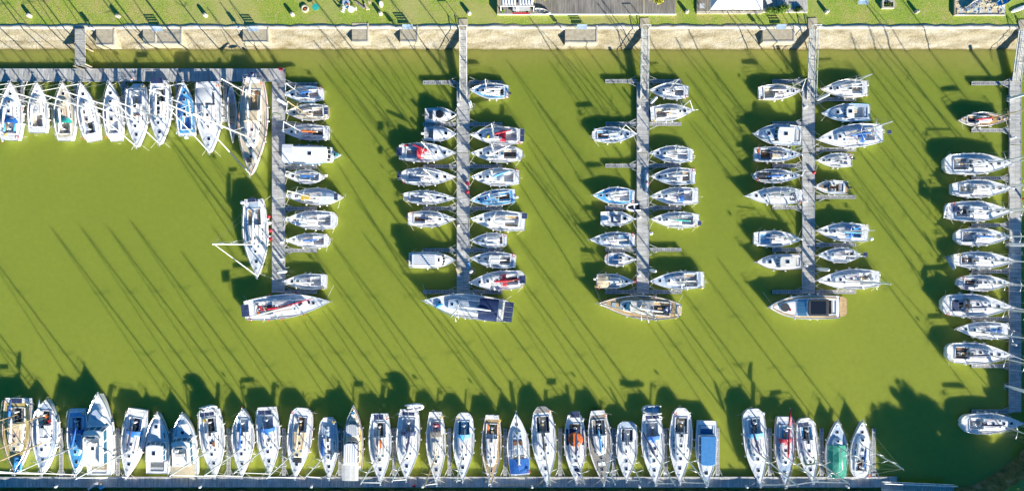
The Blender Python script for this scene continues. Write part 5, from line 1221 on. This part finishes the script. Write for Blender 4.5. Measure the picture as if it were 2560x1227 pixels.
S_(1491, 757, 1700, 775, 62, 'teak decked classic yacht across the end of the third pontoon', name='classic_yacht', seed=78, moor=2, mside=-1, deckm='teak', toerail='varnish', seat='teak', floor='charcoal', roofm='offwhite', hcab=.62, sw=.5, stripe='red', cover='plastic_white', bits=[('box', .80, 0, .8, .8, .1, 'clear_vinyl', 0), ('box', .70, 0, .8, .7, .1, 'clear_vinyl', 0), ('box', .64, 0, .7, 1.3, .5, 'glass_blue', 0), ('box', .46, .2, .9, .9, .3, 'teak', 0), ('box', .17, 0, 1.2, 1.0, .15, 'navy', 0), ('box', .02, 0, .9, 1.6, .12, 'cream', 0)], bl=.34)

# --- fourth pontoon, corner side
T = 'on fourth pontoon, corner side'
S_(2005, 227, 1897, 233, 39, 'cream decked sloop with beige cockpit, first ' + T, seed=81, deckm='nonskid', seat='cream', floor='cream', wc=.95, roofm='offwhite', sw=.8, solar=(1, .35, .5), soly=-1.0, toerail='cream')
K(1884, 334, 2004, 340, 53, 'big white and pale blue motor cruiser stern to the walkway ' + T, name='motor_cruiser', seed=82, c0=.03, c1=.20, tc=.90, hcab=.55, deckm='nonskid_blue', roofm='nonskid_blue', moor=0, houses=[(.22, .62, .74, 1.0, 'white', 'house')], floor='nonskid_blue')
S_(2004, 387, 1886, 386, 39, 'sloop with brown and orange cockpit and cream hatch ' + T, seed=83, floor='brown', seat='brown', deckm='nonskid_blue', roofm='offwhite', cover='navy', sw=.85, wc=.95, bits=[('box', .42, 0, 1.0, 1.1, .12, 'cream', 0), ('box', .09, .5, .5, .5, .1, 'orange', 0)])
S_(2004, 440, 1884, 440, 36, 'navy cockpit covered slender sloop with blue cabin line ' + T, seed=84, tent=(.10, .38, .72, .2, 'charcoal'), cover='blue', deckm='nonskid_blue', sw=.5, stern='round')
S_(1861, 490, 2006, 490, 46, 'white tented sloop stern to the walkway ' + T, seed=85, moor=0, tent=(.24, .62, .78, .45, 'light_grey'), sw=.6, floor='brown', seat='offwhite', cover='none')
S_(2003, 598, 1885, 596, 42, 'sloop with large blue cockpit grating and round deck vents ' + T, seed=86, floor='sky_blue', seat='sky_blue', wc=1.05, sw=.7, cover='none', bits=[('disc', .62, 0, .45, .45, .08, 'charcoal', 0)])
K(1889, 655, 2003, 654, 42, 'white motor cruiser with cream roof and raked blue windscreen ' + T, name='motor_cruiser', seed=87, c0=.02, c1=.20, tc=.86, houses=[(.20, .60, .72, 1.1, 'offwhite', 'house')], glassm='glass_blue', moor=0, toerail='brown', deckm='nonskid', floor='teak_grey')
# --- fourth pontoon, far side
T = 'on fourth pontoon, far side'
S_(2054, 222, 2170, 222, 46, 'white sloop with cream cockpit, nearest the bank ' + T, seed=91, floor='cream', seat='white', sw=.8, cover='none', toerail='timber')
K(2056, 283, 2175, 281, 45, 'pale blue motor boat with tan seats amidships ' + T, seed=92, c0=.05, c1=.46, tc=.84, deckm='nonskid_blue', toerail='sky_blue', floor='nonskid_blue', seat='nonskid_blue', bits=[('box', .36, .3, .7, .5, .5, 'cream', 0), ('box', .30, -.3, .7, .6, .5, 'cream', 0)], houses=[(.40, .62, .72, .8, 'white', 'house')], glassm='glass_blue')
S_(2040, 349, 2205, 334, 59, 'largest sloop with bright blue sprayhood and stern gantry panel ' + T, seed=93, hood='blue', cover='blue', solar=(1, .7, .6), solx=-.055, floor='light_grey', seat='nonskid', sw=.7, bl=.33)
S_(2043, 400, 2130, 401, 36, 'smallest white sloop with tilted black outboard ' + T, seed=94, ob='charcoal', sw=.85, floor='light_grey', seat='white', cover='none')
K(2038, 466, 2122, 469, 35, 'small open motor boat with teak sole and grey sofa ' + T, name='open_motor_boat', seed=95, c0=.14, c1=.56, tc=.90, floor='brown', seat='nonskid_grey', ob=1, screen=.62, sidebench=-1, platform='teak', hcab=.25, roofm='teak', bits=[])
S_(2038, 576, 2170, 583, 48, 'sloop with wide bright blue bimini pieces and lifebuoy ' + T, seed=96, hood='blue', cover='sky_blue', bimini=None, seat='sky_blue', floor='navy', sw=.85, radar=1, bits=[('bag', .22, -.9, .8, .3, .3, 'blue', 0)])
S_(2042, 638, 2152, 637, 40, 'double ended sloop with davits and small solar panel ' + T, seed=97, stern='canoe', deckm='nonskid_blue', solar=(1, .7, .8), solx=-.05, floor='brown', seat='white')
S_(2038, 701, 2198, 695, 52, 'grey white offshore sloop with long boom over its stern, outermost ' + T, seed=98, sw=.65, floor='teak_grey', seat='offwhite', mt=.54, roofm='nonskid', cover='none', bl=.42)
K(1918, 767, 2096, 767, 60, 'white sports motor yacht with black sunroof and teak platform across the fourth pontoon', name='motor_yacht', seed=99, c0=.05, c1=.22, tc=.86, deckm='nonskid', houses=[(.20, .70, .78, 1.0, 'charcoal', 'glassroof')], rk=2.9, sun='glass_dark', glassm='windscreen_pale', bath=1.75, moor=2, mside=-1, toerail='white', floor='charcoal', seat='plastic_white', hcab=.35, roofm='white', hx=.55, sw=.92, pe=2.7,
  bits=[('pad', .78, 0, 1.6, 1.5, .14, 'charcoal', 180), ('box', .705, .4, .25, .45, .2, 'red', 0)])
mb_ = [o for o in bpy.data.objects if o.get('label', '').startswith('white sports motor yacht')][0]
L_ = (P(2096, 0, 1) - P(1918, 0, 1)).length; hw_, sh_, F_ = hull_fn(L_, 60 * S * .985, dict(tm=.38, sw=.92, pe=2.7, F=.10 * L_ + .15))
for s in (1, -1):
    b = MB(); prv = None; rows = []
    for i in range(15):
        t_ = .04 + .90 * i / 14; w1 = hw_(t_) - .22; w2 = max(.03, w1 - .26); rows.append([(-L_ / 2 + t_ * L_, s * w1, sh_(t_) + .055), (-L_ / 2 + t_ * L_, s * w2, sh_(t_) + .06)])
    b.rings(rows, 'teak', False, False); b.build('side_deck', mb_)

# --- far pontoon row
T = 'on the long far pontoon'
S_(2522, 299, 2400, 299, 36, 'varnished wooden yacht with teak deck and red furled sail ' + T, name='wooden_yacht', seed=101, stern='canoe', deckm='teak_new', toerail='varnish', cover='red', roofm='white', tc=.66, floor='navy', seat='teak', mastm='gold_mast', hull='offwhite', buoy='red', jib=False)
S_(2528, 410, 2359, 411, 54, 'big white cruiser with wide smooth stern, second ' + T, seed=102, stern='round', sw=.85, platform='white', floor='light_grey', seat='teak_grey', cover='none', bits=[('box', .38, 0, .3, 1.1, .06, 'glass_dark', 0), ('box', .35, 0, .3, 1.1, .06, 'glass_dark', 0)])
S_(2528, 471, 2379, 473, 46, 'white sloop with cream cockpit hatch and broad cabin, third ' + T, seed=103, sw=.6, floor='cream', seat='white', cover='none', hatchm='charcoal')
S_(2524, 529, 2368, 528, 52, 'white sloop with crumpled pale tender across its stern ' + T, seed=104, sw=.75, floor='charcoal', seat='nonskid_grey', bits=[('box', .13, .3, 1.0, 1.0, .3, 'navy', 0)], cover='none')
S_(2524, 592, 2388, 592, 45, 'white sloop with blue furled sail on the cabin ' + T, seed=105, cover='blue', sw=.75, floor='light_grey', seat='teak_grey', stern='round')
S_(2535, 652, 2382, 649, 44, 'sloop with light grey dinghy strapped over its pointed stern ' + T, seed=106, sw=.6, floor='brown', seat='light_grey', cover='none')
S_(2526, 708, 2394, 706, 42, 'white sloop with grey cockpit and tilted small solar panel ' + T, seed=107, stern='round', sw=.6, floor='charcoal', seat='nonskid_grey', solar=(1, .6, .7), solx=.1, soly=-.8, cover='none')
S_(2527, 767, 2353, 761, 59, 'largest white cruiser with navy solar panel and navy sprayhood ' + T, seed=108, stern='round', sw=.8, solar=(1, 1.0, 1.9), solx=.14, cover='navy', hood='charcoal', floor='navy', seat='nonskid_blue')
S_(2387, 822, 2520, 827, 44, 'blue lined sloop lying stern to the walkway ' + T, seed=109, deckm='nonskid', cover='blue', sw=.8, floor='sky_blue', seat='nonskid_blue', moor=0)
S_(2527, 887, 2365, 880, 55, 'white cruiser with navy boom cover and brown cockpit hatches ' + T, seed=110, stern='round', sw=.82, cover='navy', floor='charcoal', seat='brown', bits=[('box', .38, 0, .9, 1.1, .06, 'nonskid_grey', 0)])
S_(2556, 1056, 2402, 1058, 53, 'white cruiser with blue boom cover lying alone below the far pontoon', seed=111, stern='round', sw=.75, cover='navy', floor='nonskid_grey', seat='light_grey', moor=0, deckm='nonskid')

# --- long lower row
T = 'in the lower row'
S_(44, 1181, 47, 993, 76, 'tan decked ketch with blue dinghy on its foredeck, cut by the lower corner', name='sailing_ketch', seed=121, deckm='nonskid_yellow', roofm='nonskid_cream', seat='cream', floor='charcoal', sw=.8, mizzen=(.22, 12), mastm='gold_mast', toerail='varnish', solar=(1, .8, 1.8), soly=.6, bits=[('box', .36, 0, 1.0, 2.3, .3, 'cream', 0)], mzm='blue', mh=1.2)
S_(112, 1184, 118, 997, 66, 'cluttered white double ender with red bags and large roof grille ' + T, name='sailing_ketch', seed=122, stern='canoe', deckm='nonskid_blue', seat='white', floor='charcoal', hcab=.6, mastm='gold_mast', bits=[('box', .28, .9, .5, .4, .4, 'red', 20), ('box', .22, .3, .4, .5, .3, 'orange', 40), ('box', .42, -.1, 1.6, 1.0, .3, 'light_grey', 0), ('box', .52, .3, .8, 1.6, .25, 'plastic_white', 0), ('bag', .3, -.8, 1.4, .3, .3, 'green', 90)], mizzen=(.2, 11))
S_(195, 1186, 196, 1020, 54, 'deep blue decked sloop with crumpled blue sails ' + T, seed=123, deckm='sky_blue', roofm='sky_blue', cover='blue', hood='blue', seat='sky_blue', floor='navy', sw=.75, hull='nonskid_blue', ba=14)
K(253, 980, 254, 1184, 67, 'very large white flybridge yacht with pointed bow outward ' + T, name='motor_yacht', seed=124, c0=.02, c1=.16, tc=.88, hcab=.55, houses=[(.16, .62, .80, 1.7, 'white', 'fly')], glassm='glass_blue', radar=2.2, sw=.88, pe=2.3, moor=0, floor='cream', seat='white', deckm='nonskid', bits=[('pad', .74, 0, 2.0, 1.9, .12, 'nonskid_blue', 0)])
S_(321, 1192, 347, 1021, 62, 'white cruiser with dark blue cockpit cloth and navy boom cover ' + T, seed=125, cover='navy', hood='blue', sw=.75, floor='navy', seat='nonskid_blue', buoy='orange', roofm='nonskid')
K(397, 1030, 395, 1182, 59, 'white sports cruiser with blue windscreen and white arch ' + T, name='motor_cruiser', seed=126, c0=.04, c1=.24, tc=.9, hcab=.5, houses=[(.24, .56, .82, 1.1, 'plastic_white', 'house')], glassm='glass_blue', moor=0, buoy='red', sw=.92, pe=2.2, hx=.78)
K(459, 1031, 468, 1186, 61, 'wide motor cruiser with flybridge and cream cockpit cover ' + T, name='motor_cruiser', seed=127, c0=.02, c1=.20, tc=.9, hcab=.5, houses=[(.20, .64, .80, 1.4, 'white', 'fly'), (.0, .2, .95, 1.1, 'cream', 'canopy')], glassm='glass_blue', moor=0, sw=.94, pe=2.5, deckm='nonskid_blue')
S_(541, 1190, 524, 1022, 62, 'white yacht with three small solar panels and upturned dinghy ' + T, seed=128, solar=(3, .6, .75), solx=.05, sw=.8, floor='charcoal', seat='white', deckm='nonskid', hcab=.6, bits=[('box', .15, -.9, .5, .5, .3, 'yellow', 0), ('box', .5, .5, .9, .35, .2, 'varnish', 0)], cover='none')
S_(608, 1190, 609, 1020, 57, 'white double ender with bright blue boom cover ' + T, seed=129, stern='canoe', cover='blue', floor='nonskid_blue', seat='sky_blue', deckm='nonskid', ba=3)
S_(677, 1184, 668, 1016, 58, 'white sloop with blue half moon sprayhood and two stern panels ' + T, seed=130, hood='blue', solar=(2, .7, 1.1), solx=.06, sw=.78, floor='nonskid_blue', seat='nonskid_blue', cover='none', buoy='sky_blue')
S_(741, 1193, 757, 1018, 62, 'cream roofed cruiser with rounded stern and tan sailbag ' + T, seed=131, stern='round', roofm='cream', deckm='nonskid', cover='cream', floor='brown', seat='offwhite', sw=.8, buoy='red', bits=[('box', .18, -.5, .4, .25, .4, 'blue', 0), ('box', .74, 0, 1.5, .8, .2, 'charcoal', 90)])
S_(825, 1195, 820, 1042, 50, 'sloop with royal blue cover over one side of its cabin ' + T, seed=132, tent=(.14, .36, .7, .3, 'nonskid_blue'), sw=.68, stern='round', cover='none', buoy='yellow', bits=[('bag', .5, -.9, 3.6, .7, .5, 'blue', 3), ('box', .56, .15, .5, .7, .08, 'charcoal', 0)])
K(885, 1014, 882, 1172, 52, 'trawler yacht with tan side decks and two pale roofs, bow outward ' + T, name='trawler_yacht', seed=133, c0=.02, c1=.12, tc=.86, deckm='nonskid_yellow', toerail='varnish', hcab=.5, roofm='nonskid_cream', houses=[(.14, .46, .72, 1.7, 'plastic_white', 'box'), (.56, .74, .62, 1.0, 'light_grey', 'box'), (-.12, .16, .80, 1.7, 'offwhite', 'canopy')], moor=0, sw=.9, pe=2.2, bits=[('box', .86, 0, .6, .6, .3, 'plastic_white', 0), ('box', .90, 0, .4, .4, .2, 'sky_blue', 0)])
S_(953, 1206, 950, 1032, 57, 'grey white yacht with orange striped cushion and blue stern panel ' + T, seed=134, solar=(2, .9, .75), solx=.03, sw=.72, deckm='nonskid', floor='charcoal', seat='light_grey', roofm='offwhite', bits=[('box', .42, .15, 1.5, .35, .2, 'orange', 0), ('box', .40, -.2, 1.6, .3, .15, 'brown', 0)], cover='none', hcab=.6)
S_(1017, 1198, 1024, 1022, 60, 'white yacht with navy half moon sprayhood, twin panels and tender behind ' + T, seed=135, hood='navy', cover='navy', solar=(2, .55, 1.0), solx=.04, sw=.75, floor='nonskid_blue', seat='nonskid_blue', ba=8)
S_(1093, 1208, 1089, 1028, 50, 'slim white yacht with red bundle behind the cockpit ' + T, seed=136, sw=.6, deckm='offwhite', roofm='offwhite', floor='light_grey', seat='white', mastm='gold_mast', cover='none', bits=[('bag', .18, 0, 1.1, .6, .5, 'red', 80), ('box', .30, 0, .9, 2.0, .12, 'teak_grey', 0), ('box', .45, 0, 1.3, 1.1, .3, 'offwhite', 0)], c1=.26)
S_(1157, 1200, 1161, 1030, 54, 'white sloop with bright blue arched sprayhood and blue cockpit ' + T, seed=137, hood='sky_blue', stern='round', floor='sky_blue', seat='glass_blue', sw=.7, cover='none')
S_(1227, 1209, 1231, 1036, 52, 'teak decked yacht with orange cockpit cushions ' + T, name='classic_yacht', seed=138, deckm='teak', toerail='varnish', roofm='white', floor='dark_green', seat='orange', sw=.66, hcab=.5, cover='none', buoy='yellow', bits=[('box', .33, 0, 1.3, 1.7, .1, 'light_grey', 0)])
S_(1290, 1028, 1300, 1186, 57, 'white sloop bow outward with bright blue cockpit tent ' + T, seed=139, tent=(.03, .26, .86, .35, 'blue'), moor=0, cover='plastic_white', sw=.8, buoy='red', bits=[('box', .52, 0, .8, 1.6, .12, 'brown', 0)], roofm='nonskid_blue')
S_(1367, 1207, 1354, 1014, 62, 'large white yacht with crumpled white sail over one side deck ' + T, seed=140, sw=.6, stern='round', deckm='nonskid', floor='teak_grey', seat='glass_dark', cover='charcoal', platform='teak_grey', bits=[('bag', .56, -1.1, 3.2, .9, .5, 'plastic_white', 12)], hcab=.5)
S_(1440, 1205, 1436, 1036, 56, 'yacht with round orange raft cover on navy cloth ' + T, seed=141, tent=(.20, .44, .78, .08, 'navy'), cover='navy', solar=(1, 1.0, 1.6), solx=-.03, sw=.62, bits=[('disc', .335, 0, 2.5, 2.5, .3, 'orange', 0), ('bag', .84, .5, 1.8, .7, .4, 'navy', 20)] + [('box', .335 + dx, dy, .3, .3, .75, 'offwhite', 0) for dx, dy in ((.05, .5), (.05, -.5), (-.05, .5), (-.05, -.5))], floor='brown')
S_(1508, 1208, 1493, 1024, 60, 'grey teak decked yacht with white deckhouse rim and blue boom cover ' + T, name='classic_yacht', seed=142, deckm='teak_grey', toerail='white', seat='teak_grey', floor='charcoal', roofm='white', cover='sky_blue', sw=.55, stern='flat', hull='navy', boot='navy', tc=.6, bits=[('box', .72, .35, .6, .6, .1, 'plastic_white', 0), ('box', .72, -.35, .6, .6, .1, 'plastic_white', 0)], ba=-4)
S_(1565, 1200, 1568, 1053, 54, 'white sloop with plain foredeck and smooth blue grey stern ' + T, seed=143, stern='round', platform='nonskid_blue', sw=.85, floor='light_grey', seat='glass_dark', cover='none', ba=-3, tc=.6)
S_(1637, 1208, 1627, 1032, 58, 'white yacht with navy boom swung out and blue half moon sprayhood ' + T, seed=144, cover='navy', hood='blue', ba=-24, solar=(2, .55, 1.1), solx=.03, sw=.72, floor='light_grey', seat='light_grey', bl=.40)
S_(1697, 1205, 1703, 1018, 58, 'white yacht with row of square deck windows and grey roof strip ' + T, seed=145, sw=.62, stern='round', floor='teak_grey', seat='charcoal', deckm='nonskid', cover='none', bits=[('box', .38, 0, 1.9, .35, .05, 'grey', 0)] + [('box', t_, s * 1.15, .36, .2, .06, 'navy', 0) for t_ in (.38, .44, .50, .56) for s in (1, -1)])
K(1763, 1211, 1766, 1050, 54, 'motor sailer with bright blue roof and cockpit, last before the gap ' + T, name='motor_cruiser', seed=146, c0=.08, c1=.22, tc=.86, houses=[(.22, .66, .78, 1.1, 'mid_blue', 'box')], floor='mid_blue', seat='white', moor=0, deckm='nonskid_blue', sw=.9, pe=2.0, hx=.8, hcab=.3)
S_(1897, 1211, 1880, 1020, 59, 'white yacht with navy swung boom, first after the gap ' + T, seed=147, hood='sky_blue', cover='navy', ba=-12, stern='round', sw=.82, floor='glass_blue', seat='nonskid_blue', radar=None, bl=.38)
S_(1960, 1214, 1961, 1040, 51, 'white yacht with red cross of sail cover and red hood ' + T, seed=148, hood='red', cover='red', sw=.78, deckm='nonskid_blue', floor='sky_blue', seat='light_grey', mh=1.2, roofm='white', bl=.48, mastm='alu', mizzen=(.10, 7), mzm='red', toerail='varnish')
S_(2028, 1204, 2011, 1044, 54, 'white yacht with dark green tarpaulin and stern solar panels ' + T, seed=149, tent=(.38, .72, .5, .25, 'dark_green'), solar=(2, .7, .9), solx=.07, soly=-.8, stern='round', sw=.72, floor='charcoal', seat='sky_blue', cover='none')
S_(2092, 1050, 2091, 1194, 57, 'yacht bow outward under a big bright green tarpaulin ' + T, seed=150, tent=(.02, .58, .84, .7, 'green'), moor=0, cover='none', deckm='nonskid_blue', sw=.7)
S_(2155, 1050, 2150, 1194, 54, 'white yacht bow outward with blue boom cover, last ' + T, seed=151, moor=0, cover='blue', floor='brown', seat='nonskid_blue', sw=.72, ba=4, uv='sky_blue', radar=None, stern='round')

# --- tenders
inflatable(47, 1158, 3.0, 1.5, -90, 'bright blue dinghy upside down on the foredeck of the tan decked ketch', 'sky_blue', 1.75, 'sky_blue')
inflatable(1036, 1014, 3.1, 1.7, 5, 'white inflatable dinghy hanging behind the yacht with navy half moon sprayhood', 'plastic_white', 1.5, 'light_grey', tilt=35)
inflatable(1629, 1024, 3.3, 1.7, 180, 'pale grey inflatable dinghy hanging behind the yacht with the boom swung out', 'light_grey', 1.5, 'nonskid_blue', tilt=20)
inflatable(522, 1016, 2.8, 1.5, 12, 'pale dinghy hanging behind the yacht with three solar panels', 'light_grey', 1.5, 'nonskid_blue', tilt=50)
inflatable(2362, 528, 2.5, 1.2, 85, 'crumpled pale blue dinghy across a stern on the long far pontoon', 'light_grey', 1.4, 'light_grey', tilt=30)
inflatable(2378, 655, 2.7, .9, -58, 'light grey dinghy on edge over a pointed stern on the long far pontoon', 'light_grey', 1.4, 'nonskid_blue', tilt=65)
